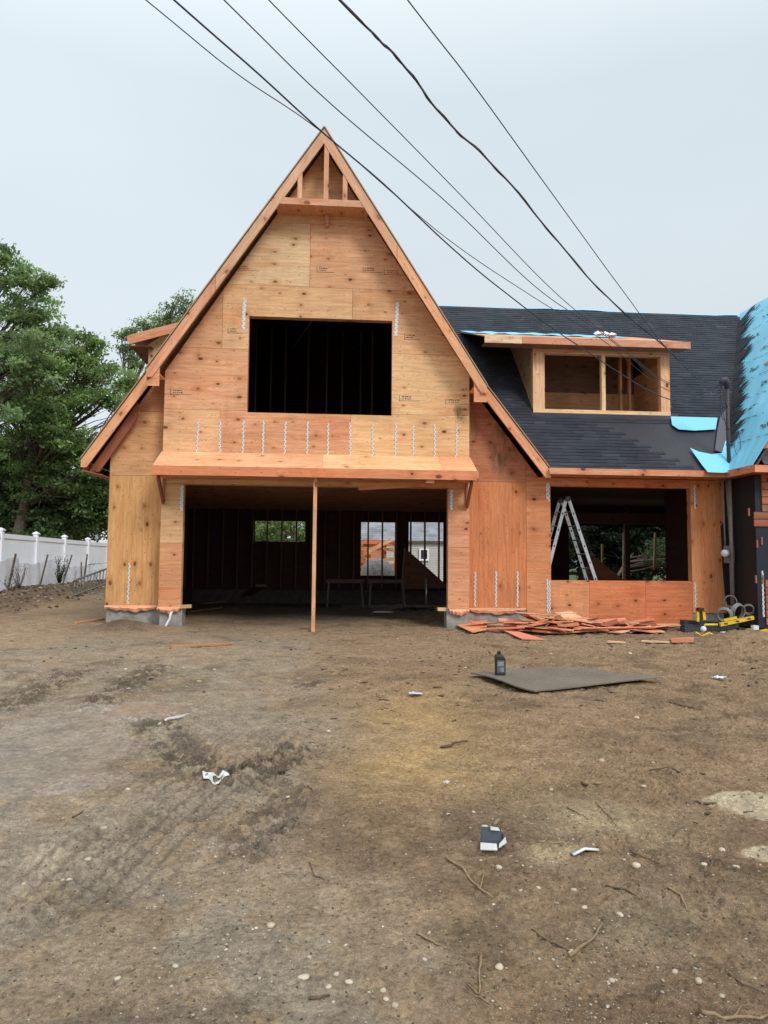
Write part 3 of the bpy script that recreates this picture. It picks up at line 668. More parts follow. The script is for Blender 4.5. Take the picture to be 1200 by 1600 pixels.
mb=MB(('ply',)); p=[onY(a,b,4.5) for a,b in ((925,868),(975,906),(975,925),(900,925))]; mb.piece((1,0,0),T(150,92,64)); mb.prism(p,(0,.3,0)); mb.build('stair_side',H)
# ------------------------------------------------------------------ prop post
def top(mb,name,label,cat,base,group=None,kind=None):
    return tag(mb.build(name,None,origin=base),label,cat,group,kind)
b=Vector((-.235,-.58,gz(-.235,-.58)))
mb=MB(('lum',)); mb.piece((0,0,1),T(205,150,105)); mb.box(b.x-.035,b.x+.028,b.y-.02,b.y+.02,b.z-.02,2.662)
mb.piece((0,0,1)); mb.box(b.x-.02,b.x+.028,b.y+.021,b.y+.045,b.z,1.25)
top(mb,'prop_post','thin wooden prop post standing under the garage awning','post',b)
# ------------------------------------------------------------------ electric mast
mx=7.50
ms=thing('electric_service_mast','grey electric service mast with weatherhead and round meter at the dark corner','utility mast',(mx,0,gz(mx,0)))
def child(mb,name,root):
    o=mb.build(name,None,origin=root.location); o.location=(0,0,0); o.parent=root; return o
k=MB(('grey','cable')); k.tube([(7.57,.02,.3),(7.56,.02,2.85)],.033,10,mi=0); k.tube([(7.60,.10,.3),(7.60,.10,1.2),(7.585,.12,2.1),(7.54,.1,2.85)],.022,8,mi=0); k.tube([(7.50,.12,1.4),(7.48,.12,2.2),(7.46,.12,2.85)],.016,8,mi=0)
k.tube([(7.64,.2,.3),(7.63,.2,1.6)],.02,8,mi=0)
child(k,'conduit',ms)
k=MB(('tint',)); k.tube([(7.54,0.,2.9),(7.54,0.,4.62)],.036,10,t=(.075,.065,.065)); child(k,'riser_pipe',ms)
k=MB(('cable',)); k.tube([(7.54,0,4.58),(7.53,-.02,4.68),(7.49,-.03,4.74),(7.43,-.04,4.72),(7.40,-.04,4.64)],[.045,.06,.065,.06,.04],10); child(k,'weatherhead',ms)
k=MB(('grey','white')); k.piece((0,0,1),mi=0); k.box(7.46,7.62,.03,.12,1.26,1.58); child(k,'meter_box',ms)
k=MB(('white',)); k.lathe([(0,-.0),(.07,.0),(.07,.08),(.06,.11),(0,.115)][::-1],(7.46,.02,1.44),18,(-1,-.75,0)); child(k,'meter',ms)
k=MB(('cable',))
for i in range(5):
    a=Vector((7.41,-.04,4.66)); c=Vector((7.50+random.uniform(-.3,.05),-.1,random.uniform(3.75,4.35))); e=Vector((7.5,-.02,random.uniform(3.6,4.4)))
    pts=[a*(1-t)**2+c*2*t*(1-t)+e*t*t for t in np.linspace(0,1,9)]; k.tube(pts,.007,5)
for z in (3.5,3.8): k.tube([Vector((7.54+.045*math.cos(a),.045*math.sin(a),z)) for a in np.linspace(0,6.3,9)],.008,5)
k.tube([Vector((7.66+.06*math.sin(a),-.1,3.5+.22*math.cos(a))) for a in np.linspace(0,6.3,12)],.005,5)
child(k,'drip_loops',ms)
# ------------------------------------------------------------------ utility cables
END=Vector((7.42,-.06,4.62))
def cable(px,r,label,Zt=5.6,end=None,twist=0.):
    end=end or END; n=len(px); d=[0]
    for i in range(1,n): d.append(d[-1]+math.dist(px[i],px[i-1]))
    ze=(end-CAM).dot(FW); L=d[-1]; P=[onD(a,b,1/((1/Zt)*(1-s/L)+(1/ze)*(s/L))) for (a,b),s in zip(px,d)]; P[-1]=end
    P=[P[0]*1+(P[0]-P[1]).normalized()*q+Vector((0,0,.012*q*q*.3)) for q in (16,8,3)]+P
    # smooth resample (catmull-rom)
    out=[]
    for i in range(len(P)-1):
        p0,p1,p2,p3=P[max(i-1,0)],P[i],P[i+1],P[min(i+2,len(P)-1)]
        for t in np.linspace(0,1,14)[:-1]:
            out.append(.5*((2*p1)+(p2-p0)*t+(2*p0-5*p1+4*p2-p3)*t*t+(3*p1-p0-3*p2+p3)*t**3))
    out.append(P[-1]); mb=MB(('cable',))
    if twist:
        o2=[p+Vector((0,.3,1)).normalized()*twist*math.sin(i*.9)+Vector((0,0,twist*.8*math.sin(i*.37))) for i,p in enumerate(out)]
        mb.tube(o2,r,6); mb.tube([p+Vector((0,0,r*1.3*math.cos(i*.8)))+Vector((r*1.3*math.sin(i*.8),0,0)) for i,p in enumerate(o2)],r*.55,5)
    else: mb.tube(out,r*.85,6)
    return top(mb,'utility_cable',label,'cable',P[3],'overhead cables running to the service mast')
cable([(228,0),(370,115),(510,212),(695,370),(830,462),(941,531),(1047,611),(1110,640)],.006,'thin overhead cable, lowest at upper left, starting left of all the others')
cable([(272,0),(400,112),(502,205),(600,288),(700,382),(783,452),(902,539),(1047,624),(1112,648)],.010,'thick dark straight overhead cable crossing just at the gable peak',end=END+Vector((.0,0,-.05)))
cable([(350,0),(520,165),(700,318),(839,450),(940,520),(1045,600),(1115,630)],.006,'thin overhead cable, third from the left at the top edge')
cable([(420,0),(560,142),(720,305),(860,450),(950,525),(1050,600),(1118,625)],.0055,'thin overhead cable just left of the wavy thick cable')
cable([(530,0),(620,90),(700,190),(800,290),(934,450),(1038,541),(1090,590),(1138,622)],.009,'thickest wavy twisted overhead cable coming down to the mast',twist=.008)
cable([(637,0),(740,133),(850,285),(970,450),(1047,550),(1119,616),(1136,624)],.006,'thin overhead cable furthest right, above the thick wavy one')
# ------------------------------------------------------------------ trees
def tree(name,label,base,lobes,Y,tint,ls=.13,dens=260,trunk=.22,limbs=True,group=None):
    """lobes: (px,py,r_in_m,dy) - a trunk, limbs to every lobe and leaf sprays filling each lobe"""
    bx,by=base; bz=gz(bx,by) if by<60 else .1; root=thing(name,label,'tree',(bx,by,bz),group)
    B=MB(('bark',)); o=Vector((bx,by,bz)); cs=[]
    for px,py,r,dy in lobes: p=onY(px,py,Y+dy); cs.append((p,r))
    hz=max(p.z for p,_ in cs); cx=sum(p.x for p,_ in cs)/len(cs)
    tp=[o+Vector(((cx-bx)*.6*t+.15*math.sin(t*5),.1*math.sin(t*4),(hz-bz)*.85*t)) for t in np.linspace(0,1,9)]
    B.tube(tp,[trunk*(1-.85*t) for t in np.linspace(0,1,9)],8)
    twigs=[]
    for p,r in cs:
        st=min(tp,key=lambda q:abs(q.z-(bz+(p.z-bz)*.72))) ; mid=(st+p)/2+Vector((0,0,-.15*(p-st).length*.4))
        pts=[st*(1-t)**2+mid*2*t*(1-t)+p*t*t for t in np.linspace(0,1,6)]
        B.tube(pts,[max(.012,trunk*.32*(1-.85*t)) for t in np.linspace(0,1,6)],5,cap=False)
        for _ in range(5):
            e=p+Vector(NR.normal(size=3))*r*.5; s=pts[random.choice((2,3,4))]; B.tube([s,(s+e)/2+Vector((0,0,.1)),e],[.03,.018,.006],4,cap=False); twigs.append(e)
    child(B,'trunk',root)
    C=[];TT=[]
    for p,r in cs:
        nspr=max(6,int(7.6*r*r)) ; d=NR.normal(size=(nspr,3)); d/=np.linalg.norm(d,axis=1)[:,None]; d*=(NR.rand(nspr)**.45)[:,None]*r; d[:,2]*=.75
        for s in d:
            k=int(dens*NR.uniform(.35,1.0)*.46); q=NR.normal(size=(k,3))*np.array([.27,.27,.12])*(.6+.25*r); C.append(q+s+np.array(p)); v=NR.uniform(.55,1.5); TT.append(np.full(k,v)*NR.uniform(.8,1.2,k))
    C=np.concatenate(C);TT=np.concatenate(TT); n=len(C)
    nm=NR.normal(size=(n,3)); nm[:,2]+=1.0; nm/=np.linalg.norm(nm,axis=1)[:,None]
    a=np.cross(nm,NR.normal(size=(n,3))); a/=np.linalg.norm(a,axis=1)[:,None]; b_=np.cross(nm,a); sz=(ls*.8*NR.uniform(.5,1.4,n))[:,None]
    V=np.stack([C-a*sz*.5,C+b_*sz*.32+nm*sz*.08,C+a*sz*.6-nm*sz*.1,C-b_*sz*.32+nm*sz*.08],1).reshape(-1,3)-np.array([bx,by,bz])
    me=bpy.data.meshes.new('crown'); me.vertices.add(4*n); me.vertices.foreach_set('co',V.ravel()); me.loops.add(4*n); me.loops.foreach_set('vertex_index',np.arange(4*n,dtype=np.int32))
    me.polygons.add(n); me.polygons.foreach_set('loop_start',np.arange(0,4*n,4,dtype=np.int32)); me.update(calc_edges=True)
    ca=me.color_attributes.new('tint','FLOAT_COLOR','CORNER'); cc=np.ones((n,4)); hue=NR.uniform(-.12,.12,n)
    cc[:,0]=tint[0]*TT*(1+hue); cc[:,1]=tint[1]*TT; cc[:,2]=tint[2]*TT*(1-hue); ca.data.foreach_set('color',np.repeat(np.clip(cc,0,1),4,axis=0).ravel())
    me.materials.append(M['leaf']); o=bpy.data.objects.new('crown',me); COL.objects.link(o); o.parent=root
    return root
GRN=(.205,.29,.125); GDK=(.155,.225,.10); GLT=(.235,.32,.17)
def cloud(cx,cy,wx,wy,n,r,dz=1.2,sd=0):
    rr=random.Random(sd); out=[]
    while len(out)<n:
        a,b=rr.uniform(-1,1),rr.uniform(-1,1)
        if a*a+b*b<1: out.append((cx+a*wx,cy+b*wy,r*rr.uniform(.7,1.25),rr.uniform(-dz,dz)))
    return out
tree('maple_tree','tall broadleaf tree at the left edge reaching highest above the white fence',(-16.,15.),
  cloud(-20,560,95,140,26,1.0,1.6,1)+[(5,440,.7,0),(25,420,.5,.3),(10,400,.45,0),(45,440,.45,0),(62,455,.4,.2),(75,440,.3,0),(55,490,.5,0),(30,500,.8,0),(-10,400,.6,0),(50,540,.5,0),(70,520,.22,0)],14,GLT,.17,300,.3)
tree('oak_tree','dense round green tree right of the tall one, touching the left eave of the house',(-13.,17.5),
  cloud(95,660,100,120,40,1.05,1.6,2)+[(120,525,.5,0),(105,545,.7,0),(135,560,.6,0),(80,560,.7,0),(60,590,.9,0),(150,590,.7,0),(175,625,.6,0),(190,650,.5,0),(150,540,.35,0),(200,600,.0+.25,0)],17,GRN,.16,330,.3)
tree('broadleaf_tree','dark shady tree filling the gap low behind the white fence',(-16.5,20.),cloud(40,770,130,90,56,1.2,1.5,3)+cloud(100,800,80,40,40,1.0,1.,31),19,GDK,.19,280,.25)
tree('slender_tree','sparse thin tree rising behind the small left dormer',(-10.,20.),
  [(290,470,.55,0),(275,480,.5,0),(262,490,.45,0),(300,490,.6,0),(250,505,.4,.2),(225,510,.4,0),(205,518,.35,0),(190,525,.25,0),(212,540,.3,0),(195,548,.25,0),(240,520,.4,0),(205,560,.2,0),(270,505,.5,0),(285,505,.6,0),(215,572,.2,0),(310,520,.8,0)],20,GLT,.13,200,.14)
tree('background_tree','shady green tree seen through the small left window of the garage',(-1.9,21.5),cloud(440,835,60,32,26,1.0,2.,5)+cloud(420,780,40,20,6,1.,1.,6),22,GRN,.18,260,.24)
tree('background_tree','tall thin-trunked tree seen in the right half of the small garage window',(-.9,18.),cloud(450,800,40,12,5,.7,1.,7),18,GLT,.16,160,.15)
tree('background_tree','pale bush-like tree seen at the right of the open low window',(12.2,19.),cloud(1050,855,26,28,12,.7,1.,8),18,(.06,.085,.045),.16,260,.12)
tree('background_tree','dark dense tree behind the middle of the open low window',(11.,25.),cloud(960,850,90,45,40,1.5,2.,9),25,(.018,.032,.015),.22,260,.25)
tree('background_tree','dark dense tree behind the right edge of the open low window',(19.,30.),cloud(1090,850,80,45,34,1.6,2.,10),29,(.018,.032,.015),.24,240,.25)
tree('background_tree','green tree beyond the left side of the small garage window',(-6.,27.),cloud(380,830,70,40,26,1.4,2.,12),28,GRN,.22,220,.25)
# ------------------------------------------------------------------ white fence
fx=-8.85; fr_=thing('white_vinyl_fence','long white vinyl privacy fence left of the house under the trees','fence',(fx,12,.2))
ys=np.arange(.1,26,2.42)
for i,y in enumerate(ys):
    zb=.15; k=MB(('vinyl',)); k.piece((0,0,1)); k.box(fx-.065,fx+.065,y-.065,y+.065,zb,2.0); child(k,'post',fr_)
    k=MB(('vinyl',)); k.piece(); k.box(fx-.09,fx+.09,y-.09,y+.09,2.0,2.03); k.prism([(fx-.075,y-.075,2.03),(fx+.075,y-.075,2.03),(fx+.075,y+.075,2.03),(fx-.075,y+.075,2.03)],(0,0,.015))
    k.add([(fx-.07,y-.07,2.045),(fx+.07,y-.07,2.045),(fx+.07,y+.07,2.045),(fx-.07,y+.07,2.045),(fx,y,2.09)],[[0,1,4],[1,2,4],[2,3,4],[3,0,4]]); child(k,'post_cap',fr_)
    if i<len(ys)-1:
        k=MB(('vinyl',)); k.piece((0,0,1)); yy=y+.07
        while yy<y+2.34: k.box(fx-.012,fx+.012,yy,min(yy+.146,y+2.35),.3,1.84); yy+=.15
        k.box(fx-.004,fx+.004,y+.06,y+2.36,.3,1.84); child(k,'panel',fr_)
        k=MB(('vinyl',)); k.piece((0,1,0)); k.box(fx-.022,fx+.035,y+.065,y+2.355,1.80,1.93); child(k,'rail',fr_); k=MB(('vinyl',)); k.piece((0,1,0)); k.box(fx-.022,fx+.035,y+.065,y+2.355,.22,.36); child(k,'rail',fr_)
# silt fence
k=MB(('tint','bark')); nn=90; vs=[]; k.piece((0,1,0),T(186,188,194),0)
for i in range(nn+1):
    y=2.+i*.135; x=-8.42+.10*math.sin(i*.55)+.05*math.sin(i*1.7); h=(.82+.06*math.sin(i*.23)+.03*math.sin(i*.9)) if y<10.6 else .62; zb=float(gbase(x,y))-.05
    for q in range(7): vs.append((x+.04*math.sin(i*1.9+q)*(q/6),y,zb+h*q/6))
k.add(vs,[[i*7+q,i*7+7+q,i*7+8+q,i*7+1+q] for i in range(nn) for q in range(6)],True)
sf=thing('silt_fence','sagging grey fabric silt fence along the foot of the white fence','fence',(-8.42,8,.3)); child(k,'fabric',sf)
for y in (4.2,6.6,8.7,10.5,12.6):
    k=MB(('bark',)); x=-8.3; zb=float(gbase(x,y)); k.beam((x,y,zb-.1),(x+random.uniform(-.1,.3),y+random.uniform(-.2,.2),zb+.95),.04,.04); child(k,'stake',sf)
# dead weeds in front of the silt fence
def weed(px,label,n=9,h=.7,t=(.05,.06,.03)):
    p=gr(px,921); p=Vector((-7.95,p.y,0)); d=ray(px,921); tt=(-7.95-CAM.x)/d.x; p=CAM+d*tt; p.z=float(gbase(p.x,p.y))-.02
    k=MB(('rough',)); 
    for i in range(n):
        a=random.uniform(0,6.28); e=p+Vector((.22*math.cos(a)*random.random(),.3*math.sin(a),h*random.uniform(.5,1.))); m_=(p+e)/2+Vector((random.uniform(-.1,.1),0,.05)); k.tube([p,m_,e],[.014,.01,.005],4,t=t)
        for q in range(7): c=m_.lerp(e,random.random())+Vector(NR.normal(size=3))*.04; k.piece((0,0,1),t); s_=.03; k.add([c,c+Vector((s_,0,s_)),c+Vector((0,s_,s_*1.5))],[[0,1,2]])
    top(k,'dry_weed',label,'weed',p)
weed(92,'dark leafy weed clump against the grey silt fabric',16,.85,(.035,.05,.025)); weed(30,'bare grey weed stalks at the left against the silt fabric',6,.7,(.16,.15,.14)); weed(18,'small low grey weed leaning at the far left of the silt fabric',5,.45,(.13,.13,.12))
# ladders ------------------------------------------------------------------
def ladder(a,b,side,w,n,label,group=None,t='metal',rw=.03,rh=.075):
    a=Vector(a);b=Vector(b);s=Vector(side).normalized()*w/2; d=(b-a).normalized(); up=d.cross(s).normalized()
    r=thing('aluminium_ladder',label,'ladder',tuple(a)); 
    for q in (-1,1):
        k=MB((t,)); k.beam(a+s*q,b+s*q,rw,rh,up); child(k,'rail',r)
    for i in range(n):
        c=a+(b-a)*((i+.5)/n); k=MB((t,)); k.tube([c-s,c+s],.015,6); child(k,'rung',r)
    return r
za=lambda x,y: float(gbase(x,y))
a=onY(118,912,7.2); b=onY(178,893,7.2)
ladder((a.x,7.0,a.z-.12),(b.x,7.2,b.z-.05),(0,.25,1),.42,13,'old grey ladder lying on its side by the left end of the house',t='grey')
rk=thing('metal_rack','thin bent metal rack frame above the lying ladder','rack',(onY(150,905,7.8)))
k=MB(('metal',)); P=[onY(a,b,7.8) for a,b in ((138,882),(172,878),(172,905))]; k.tube([P[0],P[1],P[2]],.018,6); k.tube([onY(156,880,7.8),onY(156,905,7.8)],.014,6); k.tube([onY(147,881,7.8),onY(150,905,7.8)],.012,6); child(k,'frame',rk)
k=MB(('bark',)); k.tube([onY(127,918,7.1),onY(127,878,7.1)],.02,6); top(k,'stake','upright dark stake beside the lying ladder','stake',onY(127,918,7.1))
# A ladder in the right opening
A0=onY(886,781,1.25)
sl_=thing('step_ladder','folding aluminium step ladder standing inside the low window opening','ladder',(A0.x,1.25,.1))
f1=onY(948,960,1.25); f2=onY(838,960,1.25)
for nm,foot,dy0 in (('front_section',f1,0),('rear_section',f2,.0)):
    for q,yy in ((0,-.02),(1,.42)):
        k=MB(('metal','black')); a=A0+Vector((.03 if foot is f1 else -.03,yy,0)); b=foot+Vector((0,yy*1.3,0)); k.beam(a,b,.028,.066,(1,0,.3))
        d=(b-a); 
        for i in range(13):
            c=a+d*((i+.7)/14); k.piece(d,mi=1); 
            if i%2: k.box(c.x-.012,c.x+.012,c.y-.0165,c.y-.008,c.z-.02,c.z+.02)
        k.mi=0; child(k,'rail',sl_)
    for i in range(7):
        c=A0+(foot-A0)*((i+.8)/8); k=MB(('metal',)); k.tube([c+Vector((0,-.02,0)),c+Vector((0,.46,0))],.016,6); child(k,'rung',sl_)
k=MB(('grey','yellow')); k.lathe([(0,-.03),(.06,-.03),(.06,.03),(0,.03)],A0+Vector((0,-.04,.02)),12,(0,1,0)); child(k,'hinge',sl_); k=MB(('grey','yellow')); k.lathe([(0,-.03),(.06,-.03),(.06,.03),(0,.03)],A0+Vector((0,.42,.02)),12,(0,1,0)); child(k,'hinge',sl_)
# ------------------------------------------------------------------ neighbour house and shed behind
nb=thing('neighbour_house','grey sided house with a grey roof seen through the back windows of the garage','house',(4.,25,.1))
k=MB(('tint',)); SID=T(170,168,164)
k.piece((1,0,0),SID); z=.0
while z<2.38: k.prism([(2.9,24.97,z),(2.9,24.995,z+.12),(2.9,25.3,z+.12),(2.9,25.3,z)],(4.3,0,0)); z+=.12
k.box(2.9,7.2,25.31,33,0,2.38); child(k,'wall',nb)
k=MB(('ply',)); k.piece((1,0,0),T(190,120,75)); k.box(-.3,2.89,25.1,33,0,2.38); child(k,'side_wing',nb)
k=MB(('shingle',))
for i in range(22):
    y=24.7+i*.19; z=2.42+i*.12; x=-.5
    while x<7.4:
        w=random.choice((.3,.45,.6)); q=random.uniform(.85,1.15); k.piece((1,0,0),(.25*q,.26*q,.28*q)); k.prism([(x,y,z),(x+w,y,z),(x+w,y+.21,z+.12),(x,y+.21,z+.12)],(0,0,.02)); x+=w
k.prism([(-.5,24.75,2.41),(7.4,24.75,2.41),(7.4,28.9,5.02),(-.5,28.9,5.02)],(0,0,-.05)); k.prism([(-.5,33.3,2.4),(7.4,33.3,2.4),(7.4,28.9,5.02),(-.5,28.9,5.02)],(0,0,-.05)); child(k,'roof',nb)
k=MB(('vinyl','black')); p=onY(657,870,24.9); q=onY(671,890,24.9)
x0,x1,z1,z0=onY(655,857,24.9).x,onY(670,857,24.9).x,onY(660,857,24.9).z,onY(660,876,24.9).z
k.piece(); k.box(x0,x0+.08,24.86,24.95,z0,z1); k.box(x1-.08,x1,24.86,24.95,z0,z1); k.box(x0+.08,x1-.08,24.86,24.95,z1-.08,z1); k.box(x0+.08,x1-.08,24.86,24.95,z0,z0+.08); wfn=child(k,'window_frame',nb)
k=MB(('black',)); k.box(x0+.08,x1-.08,24.91,24.93,z0+.08,z1-.08); g=k.build('pane',None,origin=nb.location); g.location=(0,0,0); g.parent=wfn
ls_=thing('lumber_stack','stack of orange lumber and plywood offcuts seen through the middle garage window','lumber',(1.6,15,.1))
for i in range(22):
    k=MB(('lum',)); z=.5+random.random()*1.5; x=.7+random.random()*1.6; k.beam((x-.6,15+random.uniform(-.3,.3),z+random.uniform(-.1,.1)),(x+.6,15.+random.uniform(-.3,.3),z+random.uniform(-.15,.2)),.05,.12,t=T(random.randint(180,215),random.randint(105,150),70)); child(k,'board',ls_)
for x in (.75,1.3,2.2,2.6):
    k=MB(('lum',)); k.beam((x,15.2,0),(x,15.2,2.1),.09,.09,t=DRED); child(k,'post',ls_)
k=MB(('lum',)); k.beam(onY(575,862,14.6),onY(612,843,14.6),.05,.14,t=T(230,170,120)); child(k,'board',ls_)
k=MB(('concrete',)); c=onY(590,897,13.); k.lathe([(.62*math.cos(a),.62*math.sin(a)) for a in np.linspace(0,1.5707,7)][::-1]+[(.62,-.6)],(c.x,13,c.z-.05),16); top(k,'rubble_heap','pale rounded heap of sand in front of the lumber stack behind the garage','sand heap',(c.x,13,.1))
# ------------------------------------------------------------------ things in the garage
def trestle(x,y,label,rot=0.):
    r=thing('sawhorse',label,'sawhorse',(x,y,gz(x,y)),'dark sawhorses in the garage'); z=gz(x,y)
    k=MB(('lum',)); k.beam((x-.5,y,z+.68),(x+.5,y,z+.68),.06,.1,t=T(110,90,75)); child(k,'top_rail',r)
    for sx in (-.42,.42):
        for sy in (-.2,.2):
            k=MB(('lum',)); k.beam((x+sx,y,z+.66),(x+sx*1.1,y+sy,z),.04,.07,t=T(120,110,100)); child(k,'leg',r)
trestle(.45,6.,'dark wooden sawhorse in the back of the garage, left one'); trestle(1.55,6.1,'dark wooden sawhorse in the back of the garage, right one')
k=MB(('metal',)); x,y=2.45,5.; z=gz(x,y); k.tube([(x,y,z),(x,y,z+.75)],.03,8); k.piece(); k.box(x-.1,x+.1,y-.1,y+.1,z,z+.012); top(k,'jack_stand','short grey metal jack post standing in the garage','jack post',(x,y,z))
def plank(p,q,w,h,label,name='plank',t=None,group=None,mi='lum',cat='board',roll=0.):
    p=Vector(p);q=Vector(q);k=MB((mi,)); d=(q-p).normalized(); up=Vector((0,0,1)); s=d.cross(up).normalized(); up=(s.cross(d)).normalized(); up=up*math.cos(roll)+s*math.sin(roll)
    k.beam(p,q,w,h,up,t or LUM,0); return top(k,name,label,cat,(p+q)/2,group)
def gpt(px,py,h=.02): v=gr(px,py); v.z+=h; return v
def ipt(px,py,h=.02):
    p=gr0(px,py); return Vector((p.x,p.y,gz(p.x,p.y)+h))
plank(ipt(318,945,.05),ipt(352,943,.05),.14,.04,'pale short plank lying just inside the left of the garage opening',t=T(150,135,110))
plank(ipt(295,958,.03),ipt(345,952,.03),.1,.04,'brown plank lying across the left corner of the garage floor',t=T(140,105,80))
plank(ipt(384,950,.3),Vector((onY(408,915,3.5))),.25,.04,'dark board leaning up in the middle of the garage',t=T(96,62,46))
plank((-2.6,-.02,.40),(-2.45,.2,.40),.06,.06,'small pale wood block at the foot of the left garage pier','wood_block',T(205,170,115),cat='wood block')
plank((2.0,.1,.37),(2.2,.12,.37),.1,.06,'small pale wood block at the foot of the right garage pier','wood_block',T(205,170,115),cat='wood block')
k=MB(('black',)); c=ipt(650,958,.04)
for i in range(14): a=c+Vector((random.uniform(-.03,.03),random.uniform(-.03,.03),random.uniform(0,.03))); b=a+Vector((random.uniform(-.6,.45),random.uniform(-.3,.2),0)); k.tube([a,(a+b)/2+Vector((0,0,.04)),b],random.uniform(.008,.02),5)
top(k,'cord_heap','tangled black cords and scrap lying on the garage floor','cord',c)
k=MB(('white',)); c=ipt(598,958,.01); k.add([c+Vector((math.cos(a)*.28*random.uniform(.7,1.1),math.sin(a)*.3*random.uniform(.7,1.1),random.uniform(0,.03))) for a in np.linspace(0,5.6,8)],[list(range(8))]); top(k,'plastic_sheet','small sheet of pale plastic lying flat on the garage floor','plastic sheet',c)
# ------------------------------------------------------------------ right background props behind the low window
def pw(px0,py0,px1,py1,Y,w,label,t): plank(onY(px0,py0,Y),onY(px1,py1,Y),w,.05,label,'timber',t)
pw(974,905,975,832,9.5,.07,'thin pale upright timber behind the low window',T(150,145,120))
pw(941,878,941,850,9.5,.07,'short pale upright timber stub behind the low window',T(160,150,110))
pw(976,879,1045,873,9.6,.14,'pale horizontal timber rail behind the low window',T(150,140,115))
pw(1022,890,1024,832,9.4,.1,'tan upright timber right of the pale one behind the low window',T(150,120,85))
pw(1030,900,1046,909,8.6,.12,'tan log end lying low behind the window',T(150,115,85))
# ------------------------------------------------------------------ plywood scrap heap
SCR='orange plywood scraps heaped below the right window'
def scrap(i):
    px=random.triangular(755,1065,870); y=-.05-.9*random.random(); x=onY(px,985,y).x; l=random.uniform(.5,1.5) if random.random()<.6 else random.uniform(.2,.5)
    w=random.choice((.08,.12,.2,.3)); a=random.gauss(0,.35); hh=max(0,.24*(1-abs(px-860)/190))*random.random()+.03
    z=gz(x,y)+hh; tl=random.gauss(0,.05)
    p=Vector((x-l/2*math.cos(a),y-l/2*math.sin(a),z-tl)); q=Vector((x+l/2*math.cos(a),y+l/2*math.sin(a),z+tl))
    for v in (p,q): v.z=max(v.z,gz(v.x,v.y)+.012); v.y=min(v.y,.25)
    c=random.choice((T(222,150,110),T(195,120,80),T(165,95,65),T(232,172,130),T(130,80,58),T(222,135,105),T(205,150,105)))
    plank(p,q,w,.016,'narrow orange plywood offcut in the scrap heap below the low window','plywood_scrap',c,SCR,'ply','scrap board',random.gauss(0,.16))
for i in range(78): scrap(i)
def sp(pts,th,label,t,name='plywood_scrap'):
    k=MB(('ply',)); P=[Vector(p) for p in pts]; k.piece(P[1]-P[0],t); n=(P[1]-P[0]).cross(P[2]-P[0]).normalized(); n=n if n.z>0 else -n; k.prism(P,n*th); top(k,name,label,'scrap board',sum(P,Vector((0,0,0)))/len(P))
def at_(px,py,y): return onY(px,py,y)
sp([at_(866,958,-.35),at_(893,956,-.25),at_(944,985,-.75),at_(921,991,-.85)],.014,'broad pale plywood board leaning on top of the scrap heap',T(238,172,128))
sp([gpt(713,980,.05),gpt(762,976,.09),gpt(760,989,.05),gpt(738,992,.03)],.014,'wide orange plywood piece at the left end of the scrap heap',T(232,148,96))
sp([gpt(782,988,.03),gpt(800,988,.04),gpt(852,1002,.02),gpt(815,1000,.02)],.014,'salmon coloured plywood sliver flat at the front of the scrap heap',T(236,130,96))
sp([gpt(1048,1000,.02),gpt(1085,1001,.02),gpt(1084,1009,.02),gpt(1050,1009,.02)],.014,'flat reddish board lying right of the scrap heap',T(190,120,85))
plank(gpt(950,1004,.02),gpt(976,1006,.02),.12,.02,'short pale pinkish board in front of the scrap heap','plywood_scrap',T(232,170,130),cat='scrap board')
plank(gpt(1003,1005,.02),gpt(1046,1007,.02),.09,.02,'long pale board lying in front of the scrap heap, right part','plywood_scrap',T(235,185,140),cat='scrap board')
plank(gpt(900,992,.1),gpt(1040,976,.12),.1,.03,'long orange board pointing right out of the scrap heap','plywood_scrap',T(222,140,96),cat='scrap board')
plank(gpt(268,1012,.015),gpt(364,1008,.015),.05,.03,'long thin tan lath lying on the dirt in front of the garage','lath',T(178,130,90),cat='lath')
plank(gpt(118,974,.015),gpt(162,970,.02),.05,.03,'short orange lath by the left foundation corner','lath',T(200,130,85),cat='lath')
# ------------------------------------------------------------------ plywood sheet and bottle
sb=[gr(735,1057),gr(836,1088),gr(1036,1069),gr(905,1046)]
k=MB(('rough',)); n=16; vs=[]; k.piece((1,0,0),T(108,98,84)); 
A_,B_,C_,D_=sb
def sheet_pt(u,v):
    p=(A_*(1-u)+B_*u)*(1-v)+(D_*(1-u)+C_*u)*v; zz=(A_.z+B_.z+C_.z+D_.z)/4+.035+.02*math.sin(u*5+v*3)+.02*(v-.5)*math.sin(u*3); return Vector((p.x,p.y,max(zz,gz(p.x,p.y)+.010)))
for lay in (.0,.013):
    for i in range(n+1):
        for j in range(n+1): p=sheet_pt(i/n,j/n); vs.append(p+Vector((0,0,lay)))
m1=(n+1)**2; fs=[[m1+i*(n+1)+j,m1+(i+1)*(n+1)+j,m1+(i+1)*(n+1)+j+1,m1+i*(n+1)+j+1] for i in range(n) for j in range(n)]+[[i*(n+1)+j+1,(i+1)*(n+1)+j+1,(i+1)*(n+1)+j,i*(n+1)+j] for i in range(n) for j in range(n)]
for i in range(n):
    for a,b in ((i*(n+1),(i+1)*(n+1)),((i+1)*(n+1)+n,i*(n+1)+n),(n*(n+1)+i,n*(n+1)+i+1),(i+1,i)): fs.append([a,b,b+m1,a+m1])
k.add(vs,fs); top(k,'plywood_sheet','weathered grey plywood sheet lying on the dirt under the black bottle','plywood sheet',(A_+C_)/2)
bo=sheet_pt(.30,.12)+Vector((0,0,.014)); bo.x=gr(778,1061).x
rt=thing('oil_bottle','black plastic motor oil bottle standing on the grey plywood sheet','bottle',tuple(bo))
k=MB(('black',)); W2,D2=.056,.035
